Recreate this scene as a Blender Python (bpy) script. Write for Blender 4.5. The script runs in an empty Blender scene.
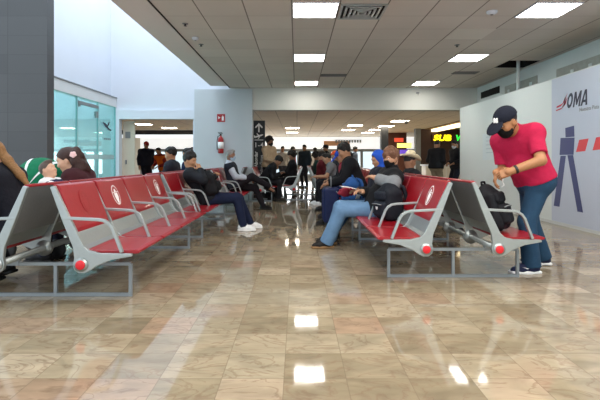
import bpy, bmesh, math, random
import numpy as np
from mathutils import Vector, Matrix
random.seed(7); np.random.seed(7)
C = bpy.context.scene.collection
SC = bpy.context.scene
PI = math.pi
V = Vector

# ------------------------------------------------------------------ materials
MATS = {}
def srgb(c):
    if isinstance(c, str):
        c = [int(c[i:i+2], 16)/255 for i in (0, 2, 4)]
    return tuple((x/12.92 if x <= .04045 else ((x+.055)/1.055)**2.4) for x in c)

def mat(name, col, rough=.6, metal=0., var=.12, scale=18., bump=0., spec=.5, emit=0., coat=0.):
    if name in MATS: return MATS[name]
    m = bpy.data.materials.new(name); m.use_nodes = True
    nt = m.node_tree; b = nt.nodes['Principled BSDF']
    c = srgb(col)
    tc = nt.nodes.new('ShaderNodeTexCoord')
    nz = nt.nodes.new('ShaderNodeTexNoise'); nz.inputs['Scale'].default_value = scale; nz.inputs['Detail'].default_value = 3
    nt.links.new(tc.outputs['Object'], nz.inputs['Vector'])
    mx = nt.nodes.new('ShaderNodeMix'); mx.data_type = 'RGBA'
    mx.inputs['A'].default_value = (*[x*(1-var) for x in c], 1); mx.inputs['B'].default_value = (*[min(1, x*(1+var)) for x in c], 1)
    nt.links.new(nz.outputs['Fac'], mx.inputs['Factor'])
    nt.links.new(mx.outputs['Result'], b.inputs['Base Color'])
    b.inputs['Roughness'].default_value = rough; b.inputs['Metallic'].default_value = metal
    b.inputs['Specular IOR Level'].default_value = spec
    if coat: b.inputs['Coat Weight'].default_value = coat
    if emit:
        nt.links.new(mx.outputs['Result'], b.inputs['Emission Color']); b.inputs['Emission Strength'].default_value = emit
    if bump:
        bp = nt.nodes.new('ShaderNodeBump'); bp.inputs['Strength'].default_value = bump; bp.inputs['Distance'].default_value = .02
        nt.links.new(nz.outputs['Fac'], bp.inputs['Height']); nt.links.new(bp.outputs['Normal'], b.inputs['Normal'])
    MATS[name] = m
    return m

def cloth(col, rough=.85):
    k = col if isinstance(col, str) else 'c%d_%d_%d' % tuple(int(x*255) for x in col)
    return mat('cloth_'+k, col, rough, 0, .22, 14, .5, .25)
def skin(col):
    return mat('skin_'+col, col, .5, 0, .1, 25, .08, .4)

def floor_material():
    m = bpy.data.materials.new('polished_marble'); m.use_nodes = True
    nt = m.node_tree; N = nt.nodes.new; L = nt.links.new; b = nt.nodes['Principled BSDF']
    geo = N('ShaderNodeNewGeometry')
    off = N('ShaderNodeVectorMath'); off.operation = 'ADD'; off.inputs[1].default_value = (.0655+10*.3135, 10.02, 0)
    L(geo.outputs['Position'], off.inputs[0])
    dv = N('ShaderNodeVectorMath'); dv.operation = 'DIVIDE'; dv.inputs[1].default_value = (.3135, .2925, 1); L(off.outputs[0], dv.inputs[0])
    fl = N('ShaderNodeVectorMath'); fl.operation = 'FLOOR'; L(dv.outputs[0], fl.inputs[0])
    fr = N('ShaderNodeVectorMath'); fr.operation = 'FRACTION'; L(dv.outputs[0], fr.inputs[0])
    wn = N('ShaderNodeTexWhiteNoise'); wn.noise_dimensions = '3D'; L(fl.outputs[0], wn.inputs['Vector'])
    rp = N('ShaderNodeValToRGB'); e = rp.color_ramp.elements
    cols = [(0, '8f826b'), (.3, '9c8f78'), (.55, '837660'), (.75, 'a1957e'), (.88, '977f69'), (1, 'aea28b')]
    e[0].position = 0; e[0].color = (*srgb(cols[0][1]), 1); e[1].position = 1; e[1].color = (*srgb(cols[-1][1]), 1)
    for p, c in cols[1:-1]:
        q = e.new(p); q.color = (*srgb(c), 1)
    L(wn.outputs['Value'], rp.inputs['Fac'])
    # veins, offset differently inside every tile
    sc = N('ShaderNodeVectorMath'); sc.operation = 'SCALE'; sc.inputs['Scale'].default_value = 7.0; L(wn.outputs['Color'], sc.inputs[0])
    ad = N('ShaderNodeVectorMath'); ad.operation = 'ADD'; L(geo.outputs['Position'], ad.inputs[0]); L(sc.outputs[0], ad.inputs[1])
    mp = N('ShaderNodeMapping'); mp.inputs['Rotation'].default_value = (0, 0, .5); mp.inputs['Scale'].default_value = (1, 2.0, 1); L(ad.outputs[0], mp.inputs['Vector'])
    n1 = N('ShaderNodeTexNoise'); n1.inputs['Scale'].default_value = 2.6; n1.inputs['Detail'].default_value = 8; n1.inputs['Distortion'].default_value = 1.6; L(mp.outputs[0], n1.inputs['Vector'])
    s1 = N('ShaderNodeMath'); s1.operation = 'SUBTRACT'; s1.inputs[1].default_value = .5; L(n1.outputs['Fac'], s1.inputs[0])
    ab = N('ShaderNodeMath'); ab.operation = 'ABSOLUTE'; L(s1.outputs[0], ab.inputs[0])
    vr = N('ShaderNodeMapRange'); vr.inputs['From Min'].default_value = 0; vr.inputs['From Max'].default_value = .03; vr.inputs['To Min'].default_value = .55; vr.inputs['To Max'].default_value = 0; L(ab.outputs[0], vr.inputs['Value'])
    m1 = N('ShaderNodeMix'); m1.data_type = 'RGBA'; m1.inputs['B'].default_value = (*srgb('7a6350'), 1); L(vr.outputs[0], m1.inputs['Factor']); L(rp.outputs['Color'], m1.inputs['A'])
    n2 = N('ShaderNodeTexNoise'); n2.inputs['Scale'].default_value = 4; n2.inputs['Detail'].default_value = 6; n2.inputs['Distortion'].default_value = .8; L(mp.outputs[0], n2.inputs['Vector'])
    r2 = N('ShaderNodeMapRange'); r2.inputs['From Min'].default_value = .3; r2.inputs['From Max'].default_value = .7; r2.inputs['To Min'].default_value = .8; r2.inputs['To Max'].default_value = 1.17; L(n2.outputs['Fac'], r2.inputs['Value'])
    m2 = N('ShaderNodeVectorMath'); m2.operation = 'SCALE'; L(m1.outputs['Result'], m2.inputs[0]); L(r2.outputs[0], m2.inputs['Scale'])
    # joints
    sep = N('ShaderNodeSeparateXYZ'); L(fr.outputs[0], sep.inputs[0])
    def edge(sock):
        a = N('ShaderNodeMath'); a.operation = 'SUBTRACT'; a.inputs[1].default_value = .5; L(sock, a.inputs[0])
        c = N('ShaderNodeMath'); c.operation = 'ABSOLUTE'; L(a.outputs[0], c.inputs[0])
        g = N('ShaderNodeMath'); g.operation = 'GREATER_THAN'; g.inputs[1].default_value = .4925; L(c.outputs[0], g.inputs[0]); return g.outputs[0]
    mxx = N('ShaderNodeMath'); mxx.operation = 'MAXIMUM'; L(edge(sep.outputs['X']), mxx.inputs[0]); L(edge(sep.outputs['Y']), mxx.inputs[1])
    jf = N('ShaderNodeMath'); jf.operation = 'MULTIPLY'; jf.inputs[1].default_value = .55; L(mxx.outputs[0], jf.inputs[0])
    m3 = N('ShaderNodeMix'); m3.data_type = 'RGBA'; m3.inputs['B'].default_value = (*srgb('6e6150'), 1); L(jf.outputs[0], m3.inputs['Factor']); L(m2.outputs[0], m3.inputs['A'])
    L(m3.outputs['Result'], b.inputs['Base Color'])
    b.inputs['Roughness'].default_value = .09; b.inputs['Specular IOR Level'].default_value = .62
    rr = N('ShaderNodeMapRange'); rr.inputs['To Min'].default_value = .035; rr.inputs['To Max'].default_value = .075; L(n2.outputs['Fac'], rr.inputs['Value']); L(rr.outputs[0], b.inputs['Roughness'])
    bp = N('ShaderNodeBump'); bp.inputs['Strength'].default_value = .012; bp.inputs['Distance'].default_value = .02; L(n2.outputs['Fac'], bp.inputs['Height']); L(bp.outputs[0], b.inputs['Normal'])
    return m

def grid_material(name, base, alt, joint, px, py, ox, oy, wx, wy, rough=.8, axes=('X', 'Y'), brick=0.):
    """flat tiles with thin joints, coordinates in metres"""
    m = bpy.data.materials.new(name); m.use_nodes = True
    nt = m.node_tree; N = nt.nodes.new; L = nt.links.new; b = nt.nodes['Principled BSDF']
    geo = N('ShaderNodeNewGeometry'); s0 = N('ShaderNodeSeparateXYZ'); L(geo.outputs['Position'], s0.inputs[0])
    cb = N('ShaderNodeCombineXYZ'); L(s0.outputs[axes[0]], cb.inputs['X']); L(s0.outputs[axes[1]], cb.inputs['Y'])
    off = N('ShaderNodeVectorMath'); off.operation = 'SUBTRACT'; off.inputs[1].default_value = (ox-100*px, oy-100*py, 0); L(cb.outputs[0], off.inputs[0])
    dv = N('ShaderNodeVectorMath'); dv.operation = 'DIVIDE'; dv.inputs[1].default_value = (px, py, 1); L(off.outputs[0], dv.inputs[0])
    fl = N('ShaderNodeVectorMath'); fl.operation = 'FLOOR'; L(dv.outputs[0], fl.inputs[0])
    fr = N('ShaderNodeVectorMath'); fr.operation = 'FRACTION'; L(dv.outputs[0], fr.inputs[0])
    wn = N('ShaderNodeTexWhiteNoise'); L(fl.outputs[0], wn.inputs['Vector'])
    mx = N('ShaderNodeMix'); mx.data_type = 'RGBA'; mx.inputs['A'].default_value = (*srgb(base), 1); mx.inputs['B'].default_value = (*srgb(alt), 1); L(wn.outputs['Value'], mx.inputs['Factor'])
    nz = N('ShaderNodeTexNoise'); nz.inputs['Scale'].default_value = 1.2; nz.inputs['Detail'].default_value = 5; L(geo.outputs['Position'], nz.inputs['Vector'])
    mr = N('ShaderNodeMapRange'); mr.inputs['To Min'].default_value = .9; mr.inputs['To Max'].default_value = 1.1; L(nz.outputs['Fac'], mr.inputs['Value'])
    sc = N('ShaderNodeVectorMath'); sc.operation = 'SCALE'; L(mx.outputs['Result'], sc.inputs[0]); L(mr.outputs[0], sc.inputs['Scale'])
    sep = N('ShaderNodeSeparateXYZ'); L(fr.outputs[0], sep.inputs[0])
    def edge(sock, w, p):
        a = N('ShaderNodeMath'); a.operation = 'SUBTRACT'; a.inputs[1].default_value = .5; L(sock, a.inputs[0])
        c = N('ShaderNodeMath'); c.operation = 'ABSOLUTE'; L(a.outputs[0], c.inputs[0])
        g = N('ShaderNodeMath'); g.operation = 'GREATER_THAN'; g.inputs[1].default_value = .5-.5*w/p; L(c.outputs[0], g.inputs[0]); return g.outputs[0]
    ex = edge(sep.outputs['X'], wx, px); ey = edge(sep.outputs['Y'], wy, py)
    hy = N('ShaderNodeMath'); hy.operation = 'MULTIPLY'; hy.inputs[1].default_value = .55; L(ey, hy.inputs[0])
    mm = N('ShaderNodeMath'); mm.operation = 'MAXIMUM'; L(ex, mm.inputs[0]); L(hy.outputs[0], mm.inputs[1])
    m3 = N('ShaderNodeMix'); m3.data_type = 'RGBA'; m3.inputs['B'].default_value = (*srgb(joint), 1); L(mm.outputs[0], m3.inputs['Factor']); L(sc.outputs[0], m3.inputs['A'])
    L(m3.outputs['Result'], b.inputs['Base Color']); b.inputs['Roughness'].default_value = rough
    return m

def glass_material(name, tint, refl=.08):
    m = bpy.data.materials.new(name); m.use_nodes = True
    nt = m.node_tree; nt.nodes.clear(); N = nt.nodes.new; L = nt.links.new
    o = N('ShaderNodeOutputMaterial'); t = N('ShaderNodeBsdfTransparent'); t.inputs['Color'].default_value = (*srgb(tint), 1)
    g = N('ShaderNodeBsdfGlossy'); g.inputs['Roughness'].default_value = .02
    fr = N('ShaderNodeLayerWeight'); fr.inputs['Blend'].default_value = .25
    ml = N('ShaderNodeMath'); ml.operation = 'MULTIPLY'; ml.inputs[1].default_value = .35; L(fr.outputs['Fresnel'], ml.inputs[0])
    mx = N('ShaderNodeMixShader'); L(ml.outputs[0], mx.inputs['Fac']); L(t.outputs[0], mx.inputs[1]); L(g.outputs[0], mx.inputs[2]); L(mx.outputs[0], o.inputs['Surface'])
    return m

def emit_material(name, col, strength):
    m = bpy.data.materials.new(name); m.use_nodes = True
    nt = m.node_tree; b = nt.nodes['Principled BSDF']
    b.inputs['Base Color'].default_value = (*srgb(col), 1); b.inputs['Emission Color'].default_value = (*srgb(col), 1); b.inputs['Emission Strength'].default_value = strength
    return m

M = dict(
    floor=floor_material(),
    ceil=grid_material('ceiling_tiles', 'cbc7bf', 'd4d0c8', '7d7972', .62, .62, -.07, .05, .018, .010, .85),
    ceil2=grid_material('back_hall_ceiling_tiles', 'ebe0cd', 'efe5d4', 'a99f90', .61, .61, 0, 0, .015, .015, .85),
    column=grid_material('dark_stone_cladding', '45474a', '4c4e51', '393b3e', .9, .3, 0, .04, .008, .008, .55, ('X', 'Z')),
    white=mat('white_paint', 'd3d9e4', .7, 0, .03, 2),
    pillar=mat('grey_white_paint', 'bfc7cd', .6, 0, .04, 2),
    beam=mat('beam_paint', 'c9cac4', .7, 0, .05, 1.5),
    hoard=mat('hoarding_paint', 'd5dddd', .45, 0, .025, 1.5, 0, .4),
    upper=mat('upper_wall_paint', 'c6cbcb', .8, 0, .08, 2.5),
    soffit=mat('soffit_paint', 'dcd8d4', .8, 0, .04, 2),
    alu=mat('cast_aluminium', 'a9b0b0', .38, .75, .08, 30),
    steel=mat('perforated_steel', '86888a', .45, .6, .12, 60),
    frame=mat('grey_painted_steel', '8d959a', .4, .45, .06, 20),
    red=mat('red_seat_coating', '930f1c', .32, 0, .08, 40, .03, .45, 0, .12),
    redcap=mat('red_plastic_cap', 'd8232f', .35, 0, .04, 20),
    whitep=mat('white_print', 'f1f1f1', .5, 0, .03, 20),
    faint=mat('faint_red_print', '8c1219', .4, 0, .05, 20),
    black=mat('black_metal', '17181a', .45, 0, .1, 20),
    dark=mat('dark_void', '0d0d0e', .9, 0, .1, 10),
    brown=mat('brown_panel', '3c2117', .6, 0, .15, 5),
    greymid=mat('mid_grey_paint', '7e8284', .6, 0, .08, 6),
    patch=mat('bare_plaster', '9c9c96', .9, 0, .2, 9),
    beige=mat('beige_panel', 'd2c9b8', .7, 0, .05, 4),
    exterior=mat('exterior_cladding', 'eff6f7', .8, 0, .05, 1),
    tarmac=mat('apron_concrete', 'b8bfc0', .9, 0, .1, 1),
    glass=glass_material('teal_glass', 'daf6f4'),
    lamp=emit_material('lit_diffuser', 'fffbf3', 13.0),
    lamp2=emit_material('lit_diffuser_warm', 'fff2da', 22.0),
    poster=mat('poster_print', 'bcc5d6', .4, 0, .02, 1.2, 0, .4),
    navyprint=mat('navy_print', '3f4676', .45, 0, .04, 6),
    redprint=mat('red_print', 'd8454c', .45, 0, .04, 6),
    ink=mat('dark_ink', '2a2f45', .5, 0, .04, 6),
)

# ------------------------------------------------------------------ mesh helpers
class MB:
    def __init__(s): s.v = []; s.f = []; s.m = []; s.sm = []
    def add(s, vs, fs, mi=0, smooth=False):
        o = len(s.v); s.v += [tuple(v) for v in vs]
        for f in fs: s.f.append(tuple(i+o for i in f)); s.m.append(mi); s.sm.append(smooth)
        return s
    def box(s, x0, x1, y0, y1, z0, z1, mi=0, T=None):
        vs = [V((x, y, z)) for x in (x0, x1) for y in (y0, y1) for z in (z0, z1)]
        if T: vs = [T @ v for v in vs]
        return s.add(vs, [(0, 1, 3, 2), (4, 6, 7, 5), (0, 4, 5, 1), (2, 3, 7, 6), (0, 2, 6, 4), (1, 5, 7, 3)], mi)
    def prism(s, poly, fn, d0, d1, mi=0, smooth=False):
        """poly: 2-D outline; fn(a, b, d) -> point; extruded from d0 to d1"""
        n = len(poly)
        vs = [fn(a, b, d0) for a, b in poly] + [fn(a, b, d1) for a, b in poly]
        fs = [tuple(range(n-1, -1, -1)), tuple(range(n, 2*n))] + [(i, (i+1) % n, n+(i+1) % n, n+i) for i in range(n)]
        return s.add(vs, fs, mi, smooth)
    def tube(s, pts, r, n=8, mi=0, closed=False, flat=None, smooth=True):
        pts = [V(p) for p in pts]; k = len(pts)
        rs = r if isinstance(r, (list, tuple)) else [r]*k
        up = None; vs = []
        for i, p in enumerate(pts):
            a = pts[i-1] if (i > 0 or closed) else p; b = pts[(i+1) % k] if (i < k-1 or closed) else p
            t = (b-a).normalized()
            if up is None: up = V((0, 0, 1)) if abs(t.z) < .9 else V((0, 1, 0))
            if flat: up = V(flat[2])
            x = t.cross(up)
            if x.length < 1e-5: x = t.cross(V((1, 0, 0)))
            x.normalize(); u = x.cross(t).normalized()
            if not flat: up = u
            for j in range(n):
                a_ = 2*PI*(j+.5)/n
                if flat:  # rectangular bar: flat=(half width across up, half height along up, up)
                    q = [(1, 1), (-1, 1), (-1, -1), (1, -1)][j]
                    vs.append(p+x*q[0]*flat[0]+u*q[1]*flat[1])
                else: vs.append(p+(x*math.cos(a_)+u*math.sin(a_))*rs[i])
        fs = []
        for i in range(k if closed else k-1):
            for j in range(n):
                i2 = (i+1) % k; fs.append((i*n+j, i*n+(j+1) % n, i2*n+(j+1) % n, i2*n+j))
        if not closed: fs += [tuple(range(n-1, -1, -1)), tuple(range((k-1)*n, k*n))]
        return s.add(vs, fs, mi, smooth and not flat)
    def bar(s, pts, w, h, up, mi=0, closed=False):
        return s.tube(pts, 0, 4, mi, closed, (w/2, h/2, up))
    def lathe(s, prof, c, axis=(0, 0, 1), n=20, mi=0, smooth=True):
        ax = V(axis).normalized(); x = ax.orthogonal().normalized(); y = ax.cross(x); c = V(c); vs = []
        for r, z in prof:
            for j in range(n):
                a = 2*PI*j/n; vs.append(c+ax*z+(x*math.cos(a)+y*math.sin(a))*r)
        fs = [(i*n+j, i*n+(j+1) % n, (i+1)*n+(j+1) % n, (i+1)*n+j) for i in range(len(prof)-1) for j in range(n)]
        fs += [tuple(range(n-1, -1, -1)), tuple(range((len(prof)-1)*n, len(prof)*n))]
        return s.add(vs, fs, mi, smooth)
    def quad(s, a, b, c, d, mi=0): return s.add([a, b, c, d], [(0, 1, 2, 3)], mi)
    def build(s, name, mats, parent=None, bevel=0., seg=2):
        me = bpy.data.meshes.new(name); me.from_pydata(s.v, [], s.f)
        if not isinstance(mats, (list, tuple)): mats = [mats]
        for m_ in mats: me.materials.append(m_)
        for p, mi, sm in zip(me.polygons, s.m, s.sm): p.material_index = mi; p.use_smooth = sm
        bm = bmesh.new(); bm.from_mesh(me)
        bmesh.ops.recalc_face_normals(bm, faces=bm.faces)
        if bevel:
            es = [e for e in bm.edges if len(e.link_faces) == 2 and e.calc_face_angle(0) > .6]
            bmesh.ops.bevel(bm, geom=es, offset=bevel, segments=seg, profile=.6, affect='EDGES', clamp_overlap=True)
        bm.to_mesh(me); bm.free()
        o = bpy.data.objects.new(name, me); C.objects.link(o)
        if parent: o.parent = parent
        return o

def thing(name, label, cat, loc=(0, 0, 0), rz=0., group=None):
    o = bpy.data.objects.new(name, None); C.objects.link(o); o.location = loc; o.rotation_euler = (0, 0, rz)
    o.empty_display_size = .1
    return tag(o, label, cat, group)
def tag(o, label, cat, group=None):
    o['label'] = label; o['category'] = cat
    if group: o['group'] = group
    return o
def struct(o): o['kind'] = 'structure'; return o
def copy_tree(o, parent=None):
    c = o.copy(); C.objects.link(c)
    if parent: c.parent = parent
    for ch in list(o.children): copy_tree(ch, c)
    return c
def text(name, body, size, loc, rot, m, parent, shear=0., bold=0., ext=.002, align='LEFT', sx=1., sp=1.):
    cu = bpy.data.curves.new(name, 'FONT'); cu.body = body; cu.size = size; cu.shear = shear; cu.offset = bold; cu.extrude = ext; cu.align_x = align; cu.space_character = sp
    cu.materials.append(m); o = bpy.data.objects.new(name, cu); C.objects.link(o); o.location = loc; o.rotation_euler = rot; o.scale = (sx, 1, 1)
    bpy.context.view_layer.update()
    me = bpy.data.meshes.new_from_object(o.evaluated_get(bpy.context.evaluated_depsgraph_get())); bpy.data.objects.remove(o); bpy.data.curves.remove(cu)
    o = bpy.data.objects.new(name, me); C.objects.link(o); o.location = loc; o.rotation_euler = rot; o.scale = (sx, 1, 1); o.parent = parent
    return o

# ------------------------------------------------------------------ signed-distance modelling (bodies, clothes, bags)
def arr(p): return np.array(p, dtype=np.float32)
class Solid:
    def __init__(s, vox): s.p = []; s.vox = vox
    def cone(s, a, b, ra, rb=None, k=.03, sub=False, cuts=()):
        rb = ra if rb is None else rb; a = arr(a); b = arr(b); ba = b-a; L2 = max(float(ba@ba), 1e-8)
        def f(P):
            t = np.clip(((P-a)@ba)/L2, 0, 1); return np.linalg.norm(P-a-t[..., None]*ba, axis=-1)-(ra+(rb-ra)*t)
        r = max(ra, rb); s.p.append((f, np.minimum(a, b)-r, np.maximum(a, b)+r, k, sub, cuts)); return s
    def ell(s, c, r, R=None, k=.02, sub=False, cuts=()):
        c = arr(c); r = arr(r); R = np.eye(3, dtype=np.float32) if R is None else arr(R)
        def f(P):
            q = (P-c)@R; k0 = np.linalg.norm(q/r, axis=-1); k1 = np.linalg.norm(q/(r*r), axis=-1)
            return k0*(k0-1)/np.maximum(k1, 1e-6)
        e = np.abs(R)@r; s.p.append((f, c-e, c+e, k, sub, cuts)); return s
    def box(s, c, h, R=None, rad=.01, k=.01, sub=False, cuts=()):
        c = arr(c); h = arr(h); R = np.eye(3, dtype=np.float32) if R is None else arr(R)
        def f(P):
            q = np.abs((P-c)@R)-(h-rad)
            return np.linalg.norm(np.maximum(q, 0), axis=-1)+np.minimum(q.max(axis=-1), 0)-rad
        e = np.abs(R)@h; s.p.append((f, c-e, c+e, k, sub, cuts)); return s
    def mesh(s, cuts=()):
        """cuts: list of (point, normal): matter on the normal's side is removed"""
        h = s.vox
        lo = np.min([p[1] for p in s.p if not p[4]], axis=0)-3*h; hi = np.max([p[2] for p in s.p if not p[4]], axis=0)+3*h
        n = np.ceil((hi-lo)/h).astype(int)+1
        ax = [lo[i]+h*np.arange(n[i], dtype=np.float32) for i in range(3)]
        F = np.full(n, 1.0, np.float32)
        for f, a, b, k, sub, pc in s.p:
            m = max(k, 2*h)+h
            i0 = np.clip(np.floor((a-m-lo)/h).astype(int), 0, n-1); i1 = np.clip(np.ceil((b+m-lo)/h).astype(int)+1, 1, n)
            if np.any(i1 <= i0): continue
            sl = tuple(slice(i0[i], i1[i]) for i in range(3))
            P = np.stack(np.meshgrid(*[ax[i][sl[i]] for i in range(3)], indexing='ij'), -1)
            d = f(P)
            for pt, nr in pc: d = np.maximum(d, (P-arr(pt))@arr(nr))
            G = F[sl]
            if sub:
                d = -d; hh = np.maximum(k-np.abs(G-d), 0)/k; F[sl] = np.maximum(G, d)+hh*hh*k/4
            else:
                hh = np.maximum(k-np.abs(G-d), 0)/k; F[sl] = np.minimum(G, d)-hh*hh*k/4
        if len(cuts):
            P = np.stack(np.meshgrid(*ax, indexing='ij'), -1)
            for pt, nr in cuts: F = np.maximum(F, (P-arr(pt))@arr(nr))
        return surface_nets(F, lo, h)

def surface_nets(F, lo, h):
    F = np.where(F == 0, 1e-6, F); S = F < 0
    n = np.array(F.shape)-1
    cnt = np.zeros(n, np.int8)
    cs = [(i, j, k) for i in (0, 1) for j in (0, 1) for k in (0, 1)]
    sl = lambda A, c: A[c[0]:c[0]+n[0], c[1]:c[1]+n[1], c[2]:c[2]+n[2]]
    for c in cs: cnt += sl(S, c)
    act = np.argwhere((cnt > 0) & (cnt < 8))
    idx = np.full(n, -1, np.int64); idx[act[:, 0], act[:, 1], act[:, 2]] = np.arange(len(act))
    acc = np.zeros((len(act), 3)); num = np.zeros(len(act))
    g = {c: F[act[:, 0]+c[0], act[:, 1]+c[1], act[:, 2]+c[2]] for c in cs}
    for c in cs:
        for a in range(3):
            if c[a] == 0:
                d = list(c); d[a] = 1; d = tuple(d); A, B = g[c], g[d]; x = (A < 0) != (B < 0)
                t = np.where(x, A/np.where(x, A-B, 1), 0)
                p = np.tile(np.array(c, float), (len(act), 1)); p[:, a] += t
                acc[x] += p[x]; num[x] += 1
    verts = lo+h*(act+acc/np.maximum(num, 1)[:, None])
    faces = []
    for a in range(3):
        b, c = (a+1) % 3, (a+2) % 3
        s0 = [slice(None)]*3; s1 = [slice(None)]*3; s0[a] = slice(0, -1); s1[a] = slice(1, None)
        A = S[tuple(s0)]; B = S[tuple(s1)]
        e = np.argwhere(A != B)
        e = e[(e[:, b] > 0) & (e[:, c] > 0) & (e[:, b] < n[b]) & (e[:, c] < n[c])]
        if not len(e): continue
        def cell(db, dc):
            q = e.copy(); q[:, b] -= db; q[:, c] -= dc; return idx[q[:, 0], q[:, 1], q[:, 2]]
        q = np.stack([cell(1, 1), cell(0, 1), cell(0, 0), cell(1, 0)], 1)
        fl = ~A[e[:, 0], e[:, 1], e[:, 2]]
        q[fl] = q[fl][:, ::-1]
        faces.append(q)
    return verts, np.concatenate(faces) if faces else np.zeros((0, 4), int)

def smesh(name, parts, mats, parent=None):
    """parts: list of (verts, faces[, material index])"""
    vs = []; fs = []; mi = []; o = 0
    for p in parts:
        v, f = p[0], p[1]; vs.append(v); fs.append(f+o); mi += [p[2] if len(p) > 2 else 0]*len(f); o += len(v)
    vs = np.concatenate(vs); fs = np.concatenate(fs)
    me = bpy.data.meshes.new(name); me.from_pydata(vs.tolist(), [], fs.tolist())
    for m_ in (mats if isinstance(mats, (list, tuple)) else [mats]): me.materials.append(m_)
    me.polygons.foreach_set('material_index', mi); me.polygons.foreach_set('use_smooth', [True]*len(fs)); me.update()
    ob = bpy.data.objects.new(name, me); C.objects.link(ob)
    if parent: ob.parent = parent
    return ob

# ------------------------------------------------------------------ people
def ik(a, c, l1, l2, hint):
    a, c, hint = V(a), V(c), V(hint); d = c-a; L = d.length
    if L > (l1+l2)*.995: c = a+d*((l1+l2)*.995/L); d = c-a; L = d.length
    L = max(L, abs(l1-l2)+.01)
    x = (l1*l1-l2*l2+L*L)/(2*L); h = math.sqrt(max(l1*l1-x*x, 0)); n = d.normalized(); p = hint-n*hint.dot(n)
    return a+n*x+p.normalized()*h, c
def D(a): return math.radians(a)

def pose(kind='sit', lean=-8, side=0, pz=None, hp=5, hy=0, hlean=0, turn=0, wr=None, elh=None, an=None, toe=None, knh=None, sw=.185, px=0., roll=0, la=(.285, .255), ll=(.44, .43)):
    """joints in the person's frame (+x forward, +y left, +z up); wr/an: targets for (left, right)"""
    J = {}
    pz = pz if pz is not None else (.545 if kind == 'sit' else .93)
    J['pel'] = pel = V((px, 0, pz))
    d = V((math.sin(D(lean)), math.sin(D(side)), math.cos(D(lean)))).normalized(); J['d'] = d
    lat = V((-math.sin(D(turn)), math.cos(D(turn)), 0)); lat = (lat-d*lat.dot(d)).normalized(); J['lat'] = lat; J['fw'] = lat.cross(d)
    J['chest'] = pel+d*.30; J['neck'] = pel+d*.495
    J['sh'] = [pel+d*.45+lat*sw, pel+d*.45-lat*sw]
    nl = lean*.6+hlean
    nd = V((math.sin(D(nl))*math.cos(D(turn)), math.sin(D(nl))*math.sin(D(turn))+math.sin(D(side))*.5, math.cos(D(nl)))).normalized()
    J['head'] = J['neck']+nd*.165+J['fw']*.02
    y = turn+hy
    f = V((math.cos(D(hp))*math.cos(D(y)), math.cos(D(hp))*math.sin(D(y)), -math.sin(D(hp))))
    u = (nd*.3+V((0, 0, .7))); u += f.cross(V((0, 0, 1)))*math.tan(D(roll)); u = (u-f*u.dot(f)).normalized(); J['hf'] = f; J['hu'] = u; J['hl'] = u.cross(f)
    J['hip'] = [pel+V((0, .09, -.02)), pel+V((0, -.09, -.02))]
    if wr is None: wr = [(.36+px, .1, pz+.12), (.36+px, -.1, pz+.12)] if kind == 'sit' else [(.06, .24, .86), (.06, -.24, .86)]
    if elh is None: elh = [(-.6, .5, -.6), (-.6, -.5, -.6)]
    J['el'] = [None]*2; J['wr'] = [None]*2
    for i in (0, 1): J['el'][i], J['wr'][i] = ik(J['sh'][i], wr[i], la[0], la[1], elh[i])
    if an is None: an = [(.47+px, .11, .096), (.45+px, -.11, .096)] if kind == 'sit' else [(0, .1, .096), (.02, -.1, .096)]
    if knh is None: knh = [(1, .1, 1 if kind == 'sit' else 0)]*2
    J['kn'] = [None]*2; J['an'] = [None]*2
    for i in (0, 1): J['kn'][i], J['an'][i] = ik(J['hip'][i], an[i], ll[0], ll[1], knh[i])
    J['toe'] = [V(t).normalized() for t in (toe or [(1, .12, 0), (1, -.12, 0)])]
    return J

def torso(S, J, t=0., cuts=(), belly=1., bulk=1.):
    d, lat, fw = J['d'], J['lat'], J['fw']
    S.cone(J['hip'][0], J['hip'][1], .118*bulk+t, k=.05, cuts=cuts)
    for i, sg in ((0, 1), (1, -1)):
        S.cone(J['pel']+lat*sg*.055+d*.02, J['chest']+d*.09+lat*sg*.085, .108*bulk+t, .10*bulk+t, k=.07, cuts=cuts)
        S.cone(J['neck']-d*.01, J['sh'][i], .052*bulk+t*.8, .06*bulk+t, k=.05, cuts=cuts)
        S.cone(J['chest']+d*.06+lat*sg*.06, J['sh'][i]-d*.02, .085*bulk+t, .062*bulk+t, k=.05, cuts=cuts)
    R = np.array([fw, lat, d]).T
    S.ell(J['pel']+d*.14+fw*(.02+.03*(belly-1)), [(.115*belly+t), .15*bulk+t, .16], R, k=.05, cuts=cuts)
    return S
def arm(S, J, i, t=0., upto=2., bulk=1.):
    a, b, c = J['sh'][i], J['el'][i], J['wr'][i]
    if upto < 1:
        e = a.lerp(b, upto); n = (b-a).normalized()
        S.cone(a, e+n*.03, .056*bulk+t, (.056-.008*upto)*bulk+t*1.1, k=.03, cuts=[(e, n)])
    else:
        S.cone(a, b, .056*bulk+t, .045*bulk+t, k=.03)
        if upto > 1:
            e = b.lerp(c, upto-1); n = (c-b).normalized()
            S.cone(b, e+n*.02, .046*bulk+t, (.046-.014*(upto-1))*bulk+t, k=.02, cuts=[(e, n)] if t else ())
    return S
def leg(S, J, i, t=0., bulk=1., cuff=False, flare=0.):
    h, k_, a = J['hip'][i], J['kn'][i], J['an'][i]; n = (a-k_).normalized()
    S.cone(h, k_, .09*bulk+t, .063*bulk+t, k=.04)
    if cuff: S.cone(k_, a+n*.05, .064*bulk+t, .046*bulk+t+flare, k=.03, cuts=[(a+n*.035, n)])
    else:
        S.cone(k_, a, .06*bulk, .038, k=.03); S.ell(k_.lerp(a, .32)-J['fw']*.015, [.055*bulk]*3, k=.05)
    return S
def frame(J): return np.array([J['hf'], J['hl'], J['hu']]).T
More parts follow.
